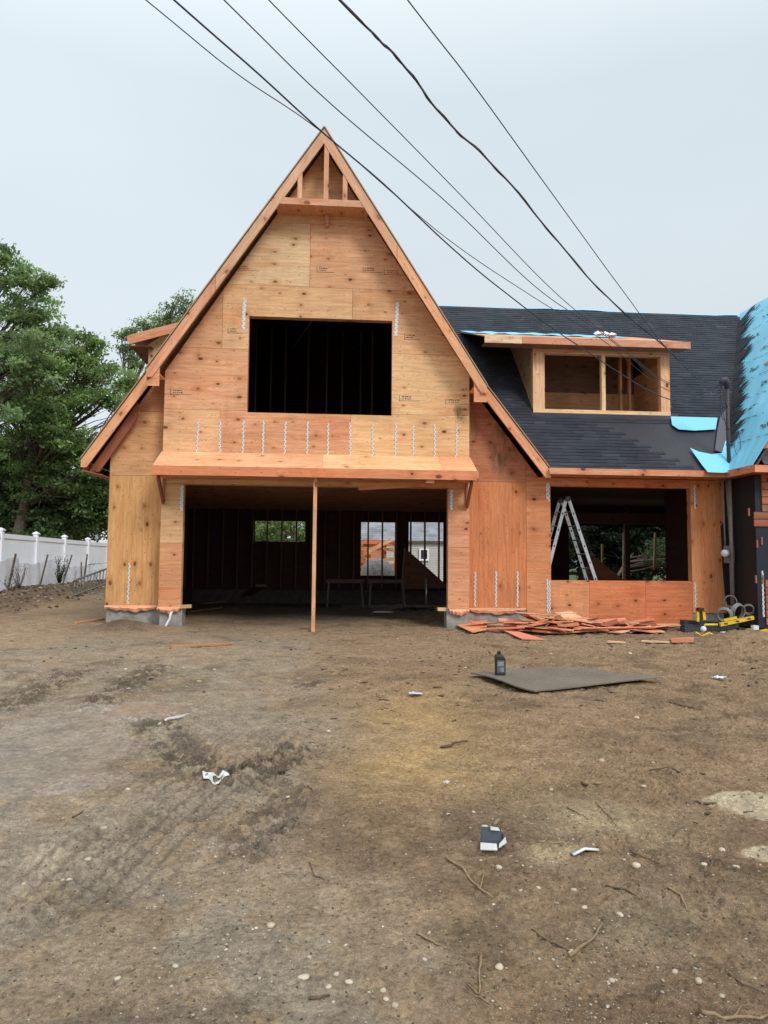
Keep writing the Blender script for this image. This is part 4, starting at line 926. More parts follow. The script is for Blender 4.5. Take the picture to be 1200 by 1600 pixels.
prof=[(0,1,1),(.01,1.05,1.05),(.18,1.05,1.05),(.205,.95,1.0),(.225,.6,.8),(.232,.32,.5)]
vs=[];m8=12
for z,sx,sy in prof:
    for q in range(m8):
        a=2*math.pi*q/m8; c,s=math.cos(a),math.sin(a); e=.45; vs.append(bo+Vector((W2*sx*math.copysign(abs(c)**e,c)-(.012 if z>.2 else 0),D2*sy*math.copysign(abs(s)**e,s),z)))
k.add(vs,[[i*m8+q,i*m8+(q+1)%m8,(i+1)*m8+(q+1)%m8,(i+1)*m8+q] for i in range(len(prof)-1) for q in range(m8)]+[list(range(m8))[::-1]],False)
child(k,'body',rt)
k=MB(('black',)); k.lathe([(.0,.262),(.019,.262),(.021,.258),(.021,.233),(.0,.233)],bo+Vector((-.012,0,0)),12); child(k,'cap',rt)
k=MB(('tint',)); k.piece(t=(.10,.11,.125)); y=bo.y-D2*1.05-.0015; k.box(bo.x-.042,bo.x+.04,y,y+.001,bo.z+.03,bo.z+.165)
k.piece(t=(.5,.52,.55)); 
for q in range(4): 
    xx=bo.x-.034
    while xx<bo.x+.026: l=random.uniform(.004,.008); k.box(xx,xx+l,y-.001,y,bo.z+.14-q*.012,bo.z+.147-q*.012); xx+=l+.004
k.piece(t=(.22,.24,.27)); k.box(bo.x-.005,bo.x+.034,y-.0008,y,bo.z+.04,bo.z+.085); child(k,'label',rt)
# ------------------------------------------------------------------ litter
def paper(px,py,w,h,label,t,name='paper_scrap',cr=.02,rot=0.):
    c=gpt(px,py,.008); k=MB(('tint',)); n=5; vs=[]; k.piece(t=t)
    for i in range(n+1):
        for j in range(n+1):
            u=(i/n-.5)*w;v=(j/n-.5)*h; x=c.x+u*math.cos(rot)-v*math.sin(rot); y=c.y+u*math.sin(rot)+v*math.cos(rot); vs.append((x,y,max(c.z,gz(x,y))+.012+random.random()*cr*.5))
    k.add(vs,[[i*(n+1)+j,(i+1)*(n+1)+j,(i+1)*(n+1)+j+1,i*(n+1)+j+1] for i in range(n) for j in range(n)]); top(k,name,label,'litter',c)
paper(337,1214,.16,.16,'crumpled white paper scrap on the tyre tracks left of centre',(.62,.63,.62),rot=.2)
paper(649,1091,.12,.1,'small torn clear wrapper on the dirt left of the plywood sheet',(.55,.56,.55),'wrapper')
paper(1124,1060,.12,.12,'small white paper cup scrap on the dirt far right',(.75,.75,.74),cr=.06)
paper(698,1229,.04,.04,'tiny pinkish scrap of paper right of the tracks',(.6,.5,.52))
c=gpt(270,1127,.02); k=MB(('tint',)); P=[gpt(247,1137,.01),gpt(262,1130,.02),gpt(280,1124,.02),gpt(296,1119,.012)]; k.tube(P,[.006,.012,.013,.008],6,t=(.6,.58,.54)); top(k,'plastic_strip','thin twisted white strip lying on the wet dirt at left','litter',c)
c=gpt(914,1345,.02); k=MB(('tint',)); P=[gpt(896,1351,.005),gpt(914,1347,.02),gpt(935,1341,.01)]; k.piece(P[2]-P[0],(.25,.27,.22)); q_=Vector((0,.05,.0)); k.prism([P[0],P[1],P[2],P[2]+q_,P[0]+q_],(0,0,.003)); k.tube([p+Vector((0,0,.006)) for p in P],.007,5,t=(.8,.8,.8)); top(k,'glass_shard','flat greenish shard with a white edge lying on the dirt at right','litter',c)
# crushed carton
c=gpt(770,1338,0.); rt=thing('crushed_carton','small crushed dark carton with a torn white flap on the dirt','carton',tuple(c)); 
k=MB(('tint',)); k.piece(t=(.05,.06,.075)); k.prism([c+Vector((-0.0546,0.0000,0.0043)),c+Vector((0.0546,0.0180,0.0043)),c+Vector((0.0585,0.0675,0.0425)),c+Vector((-0.0429,0.0675,0.0510))],(0,.01,.035)); k.prism([c+Vector((-0.0585,0.0000,0.0043)),c+Vector((-0.0468,0.0675,0.0085)),c+Vector((-0.0429,0.0675,0.0680)),c+Vector((-0.0546,0.0270,0.0680))],(.004,0,0)); k.prism([c+Vector((0.0585,0.0000,0.0043)),c+Vector((0.0585,0.0675,0.0085)),c+Vector((0.0608,0.0675,0.0595)),c+Vector((0.0562,0.0270,0.0595))],(.004,0,0)); child(k,'box_body',rt)
k=MB(('tint',)); k.piece(t=(.55,.55,.54)); k.prism([c+Vector((-0.0663,-0.0270,0.0102)),c+Vector((0.0156,-0.0315,0.0085)),c+Vector((0.0195,0.0000,0.0255)),c+Vector((-0.0585,0.0090,0.0298))],(0,.0,.004)); child(k,'flap',rt); k=MB(('tint',)); k.piece(t=(.55,.55,.54)); k.prism([c+Vector((0.0234,-0.0270,0.0170)),c+Vector((0.0663,-0.0090,0.0340)),c+Vector((0.0663,0.0180,0.0510)),c+Vector((0.0312,0.0000,0.0255))],(0,.0,.004)); child(k,'flap',rt); k=MB(('tint',)); k.piece(t=(.55,.55,.54)); k.prism([c+Vector((0.0000,0.0450,0.0765)),c+Vector((0.0468,0.0450,0.0723)),c+Vector((0.0390,0.0540,0.0850)),c+Vector((-0.0000,0.0540,0.0918))],(0,-.003,.003)); child(k,'flap',rt)
# sticks
def stick(px,r,label,t=(.20,.13,.07),br=()):
    r*=.85; P=[gpt(a,b,r*.6) for a,b in px]; k=MB(('rough',)); out=[]
    for i in range(len(P)-1):
        for t_ in (0,.33,.66): q=P[i].lerp(P[i+1],t_)+Vector((random.uniform(-1,1)*r*.8,random.uniform(-1,1)*r,random.uniform(0,r*.8))); out.append(q)
    out.append(P[-1]); n=len(out); k.tube(out,[r*(.9-.5*i/n)*random.uniform(.85,1.2) for i in range(n)],6,t=t)
    for a in br: Q=[gpt(x,y,r*.6) for x,y in a]; k.tube(Q,[r*.5,r*.35,r*.2][:len(Q)],5,t=t)
    top(k,'stick',label,'stick',P[0])
PS=(.27,.19,.11); GS=(.12,.085,.055)
stick([(697,1351),(722,1368),(735,1385),(752,1400),(770,1411)],.0085,'long pale forked stick lying left of centre right foreground',PS,[[(750,1398),(755,1380),(758,1362)]])
stick([(652,1464),(672,1476),(697,1489)],.0075,'short pale stick at lower centre',PS,[[(665,1472),(670,1458),(676,1452)]])
stick([(752,1504),(748,1530),(749,1558)],.0065,'upright looking thin stick near the bottom edge',PS,[[(747,1558),(735,1550),(728,1545)],[(748,1562),(765,1572),(805,1578)]])
stick([(891,1509),(912,1490),(930,1465),(942,1452)],.009,'thick pale stick slanting to the upper right in the foreground',PS)
stick([(892,1500),(866,1488),(848,1476),(830,1462)],.006,'thin dark stick beside the thick slanting one',GS)
stick([(840,1324),(868,1329),(886,1330)],.010,'short brown stick right of the crushed carton',PS)
stick([(690,1172),(710,1168),(730,1157)],.014,'broken dark branch piece with a grey end above the ochre soil',GS)
stick([(910,1229),(925,1230),(940,1230)],.012,'small dark stub of wood in the middle right',GS)
stick([(1044,1399),(1064,1408),(1074,1428)],.007,'thin bent twig at right with a pale tip',PS)
stick([(1096,1592),(1130,1598),(1190,1596),(1215,1590)],.010,'long pale stick cut by the bottom right edge',PS,[[(1140,1598),(1150,1585),(1160,1578)]])
stick([(1115,1352),(1108,1370),(1103,1378)],.008,'small dark forked twig at the right',GS,[[(1112,1355),(1098,1350),(1092,1352)],[(1112,1355),(1125,1352),(1132,1354)]])
stick([(114,1282),(125,1275),(136,1264)],.007,'small dark twig on the left dirt',GS)
stick([(483,1350),(492,1368),(515,1376)],.004,'thin curved dark twig on the smooth ground',GS)
stick([(482,1563),(500,1561),(515,1557)],.008,'small dark twig near the bottom centre left',GS)
stick([(1140,1533),(1160,1545),(1195,1556)],.006,'thin dark twig near the lower right corner',GS)
stick([(935,1262),(950,1275),(963,1291)],.006,'thin diagonal twig on the sandy patch',GS)
stick([(885,1268),(905,1278),(920,1285)],.005,'fine brown twig left of the sandy patch',GS)
stick([(1060,1208),(1045,1206),(1010,1204)],.008,'fine dark twig lying level at the middle right',GS)
stick([(1045,1098),(1080,1103),(1120,1110)],.012,'long low dark twig right of the plywood sheet',GS)
stick([(985,1340),(1005,1352),(1030,1358)],.006,'thin reddish twig in the right foreground',GS)
stick([(946,1392),(975,1398),(1000,1412)],.006,'thin dark rootlet in the right foreground',GS)
stick([(756,1012),(765,1020),(771,1026)],.012,'pale stick slanting behind the black bottle',PS)
# stones
def stone(px,py,s,i,label='pale rounded pebble lying loose on the brown dirt'):
    c=gpt(px,py,0); import bmesh
    bm=bmesh.new(); bmesh.ops.create_icosphere(bm,subdivisions=2,radius=1.)
    rr=random.Random(i); s*=.9; sx,sy,sz=s*rr.uniform(.85,1.3),s*rr.uniform(.7,1.),s*rr.uniform(.5,.75); ro=rr.uniform(0,3.14); ph=rr.uniform(0,6)
    k=MB(('tint',)); br_=rr.uniform(.8,1.1); k.piece(t=tuple(c_*br_ for c_ in (.52,.44,.33))); vs=[]
    for v in bm.verts:
        q=Vector((v.co.x*sx,v.co.y*sy,v.co.z*sz))*(1+.12*math.sin(v.co.x*3+ph)+.08*math.sin(v.co.z*4+v.co.y*3+ph)); q.rotate(Matrix.Rotation(ro,3,'Z')); vs.append(c+q+Vector((0,0,sz*.22)))
    k.add(vs,[[v.index for v in f.verts] for f in bm.faces],True); bm.free(); top(k,'pebble',label,'pebble',c,'loose pale pebbles on the dirt')
ST=[(424,1450,.018),(514,1475,.009),(474,1529,.018),(483,1495,.012),(525,1524,.014),(545,1534,.014),(513,1542,.012),(521,1565,.008),(599,1548,.014),(274,1518,.013),(184,1527,.012),(109,1367,.019),(137,1343,.018),(98,1368,.012),(37,1379,.014),(162,1297,.018),(200,1236,.020),(780,1519,.018),(780,1368,.02),(994,1367,.022),(928,1300,.0),(757,1301,.024),(897,1399,.015),(815,1400,.013),(841,1400,.013),(913,1428,.014),(969,1437,.018),(892,1499,.014),(1054,1520,.016),(1092,1538,.016),(956,1543,.014),(940,1188,.030),(1020,1193,.02),(995,1117,.03),(1006,1234,.016),(1128,1329,.018),(1100,1358,.016),(1150,1356,.016),(862,1237,.014),(740,1275,.014),(513,1137,.022),(425,1262,.014),(450,1247,.013),(603,1560,.013),(617,1570,.015),(1128,1560,.013),(663,1505,.01),(337,1337,.011),(670,1462,.01),(860,1022,.035),(985,1021,.04)]
for i,(a,b,s) in enumerate(ST):
    if s>0: stone(a,b,s,i)
# ------------------------------------------------------------------ tools at the right corner
TP=lambda a,b,y:onY(a,b,y)
def yb(p0,p1,y,label,name='yellow_level'):
    a=TP(*p0,y);b=TP(*p1,y); r=thing(name,label,'tool',tuple((a+b)/2)); k=MB(('yellow',)); k.beam(a,b,.05,.06); child(k,'body',r); d=(b-a)
    for t in (.15,.5,.85):
        c=a+d*t; k=MB(('black',)); k.box(c.x-.03,c.x+.03,c.y-.03,c.y-.026,c.z-.012,c.z+.012); child(k,'vial',r)
    k=MB(('yellow',)); c=a+d*.3; k.beam(a+d*.12+Vector((0,0,.06)),a+d*.5+Vector((0,0,.06)),.04,.04); child(k,'grip',r)
yb((1125,976),(1177,965),-1.1,'bright yellow bar tool lying tilted on the tool heap'); yb((1183,993),(1215,987),-1.4,'yellow bar tool at the very right edge by the dirt')
def coil(px,py,y,R,label,axis,n=3,r=.012):
    c=TP(px,py,y); k=MB(('grey',))
    for j in range(n):
        ax=Vector(axis).normalized(); u=ax.orthogonal().normalized(); v=ax.cross(u); rr=R*(1+.06*j); o=c+ax*.010*j
        k.tube([o+(u*math.cos(a)+v*math.sin(a))*rr for a in np.linspace(0,2*math.pi,25)],r,5,cap=False); c=c+Vector(NR.normal(size=3))*.008; axis=tuple(Vector(axis).normalized()+Vector(NR.normal(size=3))*.09)
    top(k,'wire_coil',label,'wire coil',c)
coil(1142,939,-.35,.10,'thin grey cable coil hanging upright at the mast foot',(0.2,1,0),3,.006)
coil(1131,961,-.8,.10,'fat grey wire coil lying left of the mast foot',(.6,1,.3),6,.014); coil(1155,957,-.7,.13,'large grey wire coil right of the mast foot',(-.3,1,.2),5,.016); coil(1170,952,-.5,.08,'small grey wire coil behind the yellow bar',(.5,1,.5),5,.012)
k=MB(('rough',)); a=TP(1068,975,-.5); 
for q in range(3): k.beam(TP(1066,972+q*6,-.45-.1*q),TP(1150,976+q*5,-.5-.1*q),.2,.07,t=(.05,.05,.055))
top(k,'dark_timber','stack of dark grey timbers under the tools','timber',a)
k=MB(('black','yellow','white')); 
c=TP(1094,955,-.7); k.piece(mi=0); k.box(c.x-.05,c.x+.05,c.y-.05,c.y+.05,c.z,c.z+.06); k.beam(c+Vector((-.05,0,0)),c+Vector((-.05,0,-.18)),.04,.05,mi=1); k.beam(c+Vector((.06,0,-.02)),c+Vector((.07,0,-.15)),.04,.05,mi=1); k.beam(c+Vector((0,.02,0)),c+Vector((0,.02,-.2)),.05,.07,mi=0)
top(k,'nail_gun','black and yellow nail gun standing on the dark timbers','tool',c)
k=MB(('white','yellow')); c=TP(1099,983,-1.2); k.lathe([(.05*math.cos(a),.05*math.sin(a)) for a in np.linspace(-1.57,1.57,9)],c,12); k.tube([c,TP(1102,976,-1.2),TP(1121,976,-1.2)],.02,6,mi=1)
top(k,'work_lamp','white round headed tool with a pale yellow handle','tool',c)
k=MB(('yellow','grey')); P=[TP(1087,988,-1.4),TP(1097,994,-1.4),TP(1108,989,-1.45),TP(1123,996,-1.5)]; k.tube(P,.016,6,mi=0); top(k,'hose','short curled yellow hose on the dirt in front of the tools','hose',P[0])
k=MB(('white','rough')); 
for a,b in ((1112,999),(1132,990),(1134,1000),(1090,1001),(1180,980)):
    c=TP(a,b,-1.5); k.piece(t=(.5,.48,.4),mi=0); k.box(c.x-.05,c.x+.04,c.y-.04,c.y+.04,c.z-.04,c.z+.03)
top(k,'rag_heap','pale crumpled rags in front of the yellow tools','rag',TP(1112,999,-1.5))
k=MB(('tint','black')); c=TP(1170,990,-1.3); k.piece(t=(.25,.25,.05),mi=0); k.lathe([(0,-.07),(.07,-.07),(.075,0),(.06,.08),(.0,.09)],c,12); k.mi=1; k.box(c.x-.2,c.x-.1,c.y-.06,c.y+.06,c.z-.08,c.z+.1)
top(k,'paint_bucket','small olive canister beside a black case in the tool heap','canister',c)
# ------------------------------------------------------------------ ground
def ground():
    d=[-60,-25,-8,-2,0,.5,.8,1.0]; v=1.15
    while v<15: d.append(v); v*=1.0028
    while v<60: d.append(v); v*=1.02
    while v<900: d.append(v); v*=1.18
    d=np.array(d); s=np.linspace(-1,1,860); s=np.concatenate([[-60,-20,-8,-4,-2.4,-1.7,-1.35,-1.12],s,[1.12,1.35,1.7,2.4,4,8,20,60]])
    D,S=np.meshgrid(d,s,indexing='ij'); w=1.0+.62*np.maximum(D,0); X=D*math.tan(YAW)+S*w; Y=CAM.y+D
    Z=ghigh(X,Y); far=sst(30,60,np.hypot(X,Y)); Z=Z*(1-far)+.1*far
    nr,nc=X.shape; V=np.stack([X,Y,Z],-1).reshape(-1,3)
    idx=np.arange(nr*nc).reshape(nr,nc); q=np.stack([idx[:-1,:-1],idx[:-1,1:],idx[1:,1:],idx[1:,:-1]],-1).reshape(-1,4)
    me=bpy.data.meshes.new('ground'); me.vertices.add(len(V)); me.vertices.foreach_set('co',V.ravel()); me.loops.add(q.size); me.loops.foreach_set('vertex_index',q.ravel().astype(np.int32))
    me.polygons.add(len(q)); me.polygons.foreach_set('loop_start',np.arange(0,q.size,4,dtype=np.int32)); me.polygons.foreach_set('use_smooth',np.ones(len(q),bool)); me.update(calc_edges=True)
    x=X.ravel();y=Y.ravel(); base=np.array([.285,.190,.108]); c=np.tile(base,(len(x),1))
    def mx(m,col,k=1.): nonlocal c; m=np.clip(m*k,0,1)[:,None]; c=c*(1-m)+np.array(col)*m
    def blob(px,py,rx,ry): a=gr0(px,py); return np.exp(-(((x-a.x)/rx)**2+((y-a.y)/ry)**2))
    nz=fbm(x,y,1.1,4,3); nz2=fbm(x,y,4.,4,6)
    grey=sst(.9,-.3,x+.05*(y+13)+(nz-.5)*1.6)*sst(1,-3,y+(nz-.5)*3)*sst(-6.5,-3.5,x+(y+6)*.25)
    mx(grey,(.310,.258,.188),.85)
    mx(sst(.52,.66,nz)*(1-grey),(.19,.125,.072),.7); mx(sst(.52,.66,nz)*grey,(.215,.17,.118),.7); mx(sst(-7.5,-10.5,y)*sst(.2,1.2,x)*(1-grey),(.20,.13,.078),.7); mx(sst(.55,.7,fbm(x,y,2.4,4,1)),(.15,.105,.065),.55); mx(sst(.5,.35,nz2),(.36,.25,.145),.5)
    mx(sst(-5.5,-2,y)*sst(.4,.6,nz),(.36,.255,.155),.7)
    mx(blob(655,1120,.55,1.2)+blob(640,1200,.5,.6),(.46,.30,.13),.75); mx(blob(760,1210,.9,.5)*sst(.42,.6,nz2),(.34,.24,.12),.8)
    mx(blob(360,1180,.35,.35)+blob(520,1085,.8,.6)*.6,(.36,.24,.14),.5)
    mx((blob(950,1290,.35,.3)+blob(880,1345,.2,.12))*1.3*sst(.3,.55,nz2),(.42,.32,.19),.8)
    sp_=blob(1215,1258,.46,.32)+blob(1218,1335,.20,.11); mx(sst(.45,.55,sp_+(nz2-.5)*.35),(.54,.44,.29),.9)
    mx((blob(1010,1440,.5,.25))*sst(.35,.6,nz2),(.36,.28,.17),.7); mx(blob(1040,1450,.25,.12)*sst(.4,.6,nz),(.07,.055,.042),.8)
    mx(blob(105,1335,.25,.14)*sst(.4,.6,nz2),(.42,.34,.24),.8)
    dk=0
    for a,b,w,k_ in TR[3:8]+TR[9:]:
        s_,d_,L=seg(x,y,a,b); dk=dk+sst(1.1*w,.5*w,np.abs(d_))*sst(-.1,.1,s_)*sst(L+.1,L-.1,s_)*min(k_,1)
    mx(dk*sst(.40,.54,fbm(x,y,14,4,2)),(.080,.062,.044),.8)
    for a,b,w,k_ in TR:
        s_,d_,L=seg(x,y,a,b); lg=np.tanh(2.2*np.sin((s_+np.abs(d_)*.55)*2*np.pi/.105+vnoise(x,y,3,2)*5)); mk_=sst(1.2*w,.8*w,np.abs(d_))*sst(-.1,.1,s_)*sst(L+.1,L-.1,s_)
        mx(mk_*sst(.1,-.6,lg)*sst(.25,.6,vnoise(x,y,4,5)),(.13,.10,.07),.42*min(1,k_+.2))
    s_,d_,L=seg(x,y,G(20,1450),G(420,1130)); mx(sst(.55,.3,np.abs(d_))*sst(.2,.9,np.sin(d_*2*np.pi/.11))*sst(-.1,.4,s_)*sst(L,L-.4,s_)*sst(.25,.5,vnoise(x,y,1.7,4)),(.15,.118,.084),.55)
    wt=wetm(x,y); mx(wt,(.27,.215,.165),.75)
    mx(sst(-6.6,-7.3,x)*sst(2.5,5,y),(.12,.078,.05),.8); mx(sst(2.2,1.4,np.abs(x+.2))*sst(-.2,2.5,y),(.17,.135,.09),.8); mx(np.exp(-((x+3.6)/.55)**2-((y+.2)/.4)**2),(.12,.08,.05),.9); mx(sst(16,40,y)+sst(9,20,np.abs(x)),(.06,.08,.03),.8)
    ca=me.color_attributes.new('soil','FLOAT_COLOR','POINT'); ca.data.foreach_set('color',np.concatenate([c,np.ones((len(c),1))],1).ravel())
    at=me.attributes.new('wet','FLOAT','POINT'); at.data.foreach_set('value',np.maximum(wt,.35*grey*sst(.45,.6,nz)))
    o=bpy.data.objects.new('ground',me); COL.objects.link(o); struct(o)
    m,nt,b=mat('dirt'); g=N(nt,'TexCoord').outputs['Object']; so=N(nt,'VertexColor',layer_name='soil').outputs[0]; we=N(nt,'Attribute',attribute_name='wet').outputs['Fac']
    n1=N(nt,'TexNoise',{'Vector':g,'Scale':38.,'Detail':8.,'Roughness':.7}).outputs[0]; n2=N(nt,'TexNoise',{'Vector':g,'Scale':7.,'Detail':6.,'Roughness':.65}).outputs[0]; n3=N(nt,'TexNoise',{'Vector':g,'Scale':190.,'Detail':4.,'Roughness':.7}).outputs[0]
    v=math_(nt,'MULTIPLY',math_(nt,'MULTIPLY',mapr(nt,n1,.3,.7,.5,1.5),mapr(nt,n2,.3,.7,.72,1.28)),mapr(nt,n3,.3,.7,.65,1.4))
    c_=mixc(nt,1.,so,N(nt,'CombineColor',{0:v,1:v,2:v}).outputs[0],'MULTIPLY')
    # grains of sand and grit in three sizes
    h=n1
    for scl,th,col,amt in ((160.,.38,(.62,.55,.42),.95),(95.,.30,(.62,.55,.43),.9),(60.,.22,(.6,.53,.42),.9),(300.,.36,(.55,.48,.37),.8),(28.,.16,(.6,.54,.44),.8)):
        vo=N(nt,'TexVoronoi',{'Vector':g,'Scale':scl}); r_=N(nt,'SeparateColor',{0:vo.outputs['Color']})
        sel=mapr(nt,r_.outputs[0],.86 if scl!=300 else .8,.88 if scl!=300 else .82,0,1); mk=math_(nt,'MULTIPLY',mapr(nt,vo.outputs['Distance'],th*.8,th,1,0),sel)
        mk=math_(nt,'MULTIPLY',mk,mapr(nt,n2,.42,.58,.15,1.)); mk=math_(nt,'MULTIPLY',mk,amt)
        c_=mixc(nt,mk,c_,mixc(nt,r_.outputs[1],col,tuple(q*.5 for q in col))); h=math_(nt,'ADD',h,math_(nt,'MULTIPLY',mk,.5))
    vd=N(nt,'TexVoronoi',{'Vector':g,'Scale':48.}); rd=N(nt,'SeparateColor',{0:vd.outputs['Color']}).outputs[0]
    md=math_(nt,'MULTIPLY',mapr(nt,vd.outputs['Distance'],.2,.3,1,0),mapr(nt,rd,.86,.88,0,1)); c_=mixc(nt,math_(nt,'MULTIPLY',md,.7),c_,(.06,.042,.028)); h=math_(nt,'ADD',h,math_(nt,'MULTIPLY',md,.8))
    nt.links.new(c_,b.inputs['Base Color']); nt.links.new(mapr(nt,we,0,1,.9,.30),b.inputs['Roughness']); nt.links.new(mapr(nt,we,0,1,.2,.6),b.inputs['Specular IOR Level'])
    h=math_(nt,'ADD',h,math_(nt,'MULTIPLY',n3,.4)); bp=N(nt,'Bump',{'Height':h,'Distance':.02}); nt.links.new(mapr(nt,we,0,1,.9,.12),bp.inputs['Strength']); nt.links.new(bp.outputs[0],b.inputs['Normal'])
    me.materials.append(m)
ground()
# gravel: thousands of little stones in one mesh (stuff)
def scatter(name,label,cat,n,smin,smax,fn,cols,flat=.6,long=1.):
    ico=np.array([(0,0,1),(.89,0,.45),(.28,.85,.45),(-.72,.53,.45),(-.72,-.53,.45),(.28,-.85,.45),(.72,.53,-.45),(-.28,.85,-.45),(-.89,0,-.45),(-.28,-.85,-.45),(.72,-.53,-.45),(0,0,-1)])
    F_=np.array([(0,1,2),(0,2,3),(0,3,4),(0,4,5),(0,5,1),(1,6,2),(2,7,3),(3,8,4),(4,9,5),(5,10,1),(6,7,2),(7,8,3),(8,9,4),(9,10,5),(10,6,1),(11,7,6),(11,8,7),(11,9,8),(11,10,9),(11,6,10)])
    X,Y=fn(n); n=len(X); Z=ghigh(X,Y); s=smin*(smax/smin)**(NR.rand(n)**2.2); a=NR.uniform(0,6.28,n)
    V=ico[None]*(1+NR.uniform(-.2,.2,(n,12,1))); V=V*np.stack([s*long*NR.uniform(.8,1.3,n),s*NR.uniform(.7,1.,n)/ (long**.5),s*flat*NR.uniform(.6,1.1,n)/(long**.5)],1)[:,None,:]
    ca,sa=np.cos(a)[:,None],np.sin(a)[:,None]; V=np.stack([V[...,0]*ca-V[...,1]*sa,V[...,0]*sa+V[...,1]*ca,V[...,2]],-1)+np.stack([X,Y,Z+s*flat*.25/(long**.5)],1)[:,None,:]
    q=(F_[None]+12*np.arange(n)[:,None,None]).reshape(-1,3)
    me=bpy.data.meshes.new(name); me.vertices.add(12*n); me.vertices.foreach_set('co',V.ravel()); me.loops.add(q.size); me.loops.foreach_set('vertex_index',q.ravel().astype(np.int32)); me.polygons.add(len(q)); me.polygons.foreach_set('loop_start',np.arange(0,q.size,3,dtype=np.int32)); me.update(calc_edges=True)
    cl=np.array(cols)[NR.randint(0,len(cols),n)]*NR.uniform(.7,1.2,(n,1)); cc=np.concatenate([cl,np.ones((n,1))],1); at=me.color_attributes.new('tint','FLOAT_COLOR','CORNER'); at.data.foreach_set('color',np.repeat(cc,60,axis=0).ravel())
    me.materials.append(M['rough']); o=bpy.data.objects.new(name,me); COL.objects.link(o); tag(o,label,cat,kind='stuff')
def field(n):
    D=1.4+12.5*NR.rand(n*3)**1.8; S=NR.uniform(-1,1,n*3); X=D*math.tan(YAW)+S*(.8+.58*D); Y=CAM.y+D
    p=.22+.9*sst(.45,.65,fbm(X,Y,1.3,3,2))+.35*sst(0,2.5,X); p*=(1-.9*wetm(X,Y)); k=NR.rand(len(X))<p; k&=~((Y>-.25)&(np.abs(X)>2.1)&(X<7.7)); return X[k][:n],Y[k][:n]
scatter('gravel','fine pale gravel strewn over the dirt','gravel',24000,.0018,.009,field,[(.42,.37,.29),(.5,.45,.37),(.3,.24,.17),(.36,.31,.25),(.2,.16,.12)])
def field2(n):
    D=4.+9.5*NR.rand(n*2); X=D*math.tan(YAW)+NR.uniform(-.2,1,n*2)*(.8+.58*D); Y=CAM.y+D; p=sst(.45,.6,fbm(X,Y,.9,3,5))+.6*sst(-3,-1.,Y); k=(NR.rand(len(X))<p)&~((Y>-.25)&(np.abs(X)>2.1)); return X[k][:n],Y[k][:n]
scatter('wood_debris','small dark bark chips and clods strewn over the right side dirt','debris',1500,.006,.028,field2,[(.09,.065,.045),(.13,.09,.06),(.06,.045,.035),(.2,.15,.1)],.5,1.9)
scatter('gravel','coarser stones and chips scattered on the dirt near the house','gravel',1100,.007,.032,lambda n:(lambda D,S:(D*math.tan(YAW)+S*(.8+.58*D),CAM.y+D))(NR.uniform(7.5,12.6,n),NR.uniform(-1,1,n)),[(.36,.28,.19),(.28,.20,.13),(.16,.11,.07),(.45,.38,.28),(.10,.07,.05)],.5)
def field3(n):
    X=NR.normal(-7.7,.5,n);Y=NR.uniform(3.5,13,n); return X,Y
scatter('dirt_clods','loose dark clods on the earth bank along the fence','clods',900,.02,.08,field3,[(.10,.065,.045),(.13,.09,.06),(.3,.25,.2)],.6)
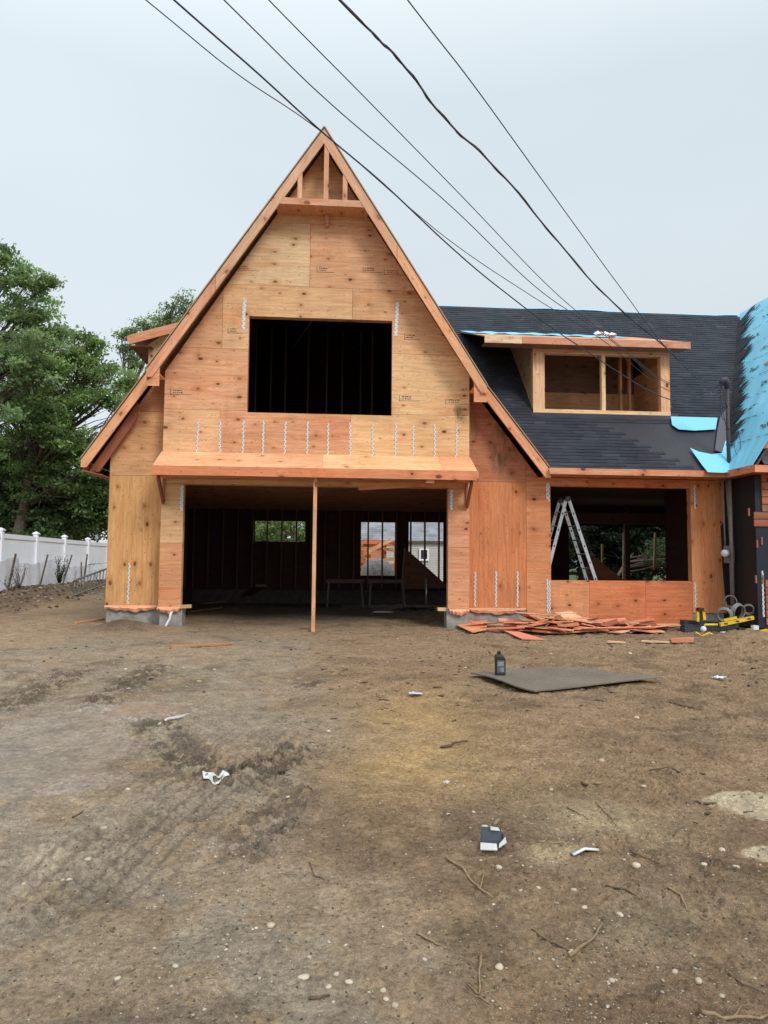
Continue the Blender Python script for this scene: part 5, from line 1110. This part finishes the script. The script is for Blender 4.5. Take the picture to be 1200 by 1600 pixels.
# ------------------------------------------------------------------ camera, light, world
cd=bpy.data.cameras.new('camera'); co=bpy.data.objects.new('camera',cd); COL.objects.link(co); sc.camera=co
cd.sensor_fit='VERTICAL'; cd.sensor_height=36; cd.lens=36*F/IH; cd.clip_end=3000; cd.clip_start=.05
co.matrix_world=Matrix(((RT.x,UP.x,-FW.x,CAM.x),(RT.y,UP.y,-FW.y,CAM.y),(RT.z,UP.z,-FW.z,CAM.z),(0,0,0,1)))
EL,AZ=math.radians(38),math.radians(152)          # azimuth clockwise from +Y
ld=bpy.data.lights.new('sun','SUN'); ld.energy=1.5; ld.angle=math.radians(18); ld.color=(1,.97,.93); lo=bpy.data.objects.new('sun',ld); COL.objects.link(lo)
sd=Vector((math.sin(AZ)*math.cos(EL),math.cos(AZ)*math.cos(EL),math.sin(EL))); lo.rotation_euler=sd.to_track_quat('Z','Y').to_euler(); lo.location=sd*30
w=bpy.data.worlds.new('World'); sc.world=w; w.use_nodes=True; nt=w.node_tree; nt.nodes.clear()
sky=N(nt,'TexSky',sky_type='NISHITA'); sky.sun_disc=False; sky.sun_elevation=EL; sky.sun_rotation=AZ; sky.dust_density=3
tc=N(nt,'TexCoord').outputs['Generated']; z=N(nt,'SeparateXYZ',{0:tc}).outputs[2]
cl=N(nt,'TexNoise',{'Vector':N(nt,'Mapping',{'Vector':tc,'Scale':(1,1,2.5)}).outputs[0],'Scale':1.6,'Detail':3.}).outputs[0]
rp=nt.nodes.new('ShaderNodeValToRGB'); nt.links.new(z,rp.inputs[0]); rp.color_ramp.elements[0].position=0.; rp.color_ramp.elements[0].color=(.62,.675,.72,1); rp.color_ramp.elements[1].position=1.; rp.color_ramp.elements[1].color=(1.35,1.42,1.5,1)
e=rp.color_ramp.elements.new(.25); e.color=(.625,.69,.735,1); e=rp.color_ramp.elements.new(.55); e.color=(.64,.72,.77,1)
cv=math_(nt,'SUBTRACT',mapr(nt,cl,.3,.7,.96,1.04),math_(nt,'MULTIPLY',N(nt,'SeparateXYZ',{0:tc}).outputs[0],.10)); cc=mixc(nt,1.,rp.outputs[0],N(nt,'CombineColor',{0:cv,1:cv,2:cv}).outputs[0],'MULTIPLY')
b1=N(nt,'Background',{'Color':cc,'Strength':.99}); b2=N(nt,'Background',{'Color':sky.outputs[0],'Strength':.1}); mxs=N(nt,'MixShader',{0:.06}); nt.links.new(b1.outputs[0],mxs.inputs[1]); nt.links.new(b2.outputs[0],mxs.inputs[2])
wo=nt.nodes.new('ShaderNodeOutputWorld'); nt.links.new(mxs.outputs[0],wo.inputs[0])
vs_=sc.view_settings; vs_.view_transform='Standard'; vs_.look='None'; vs_.gamma=1; vs_.use_curve_mapping=False; vs_.exposure=0.25
sc.render.resolution_x=768; sc.render.resolution_y=1024
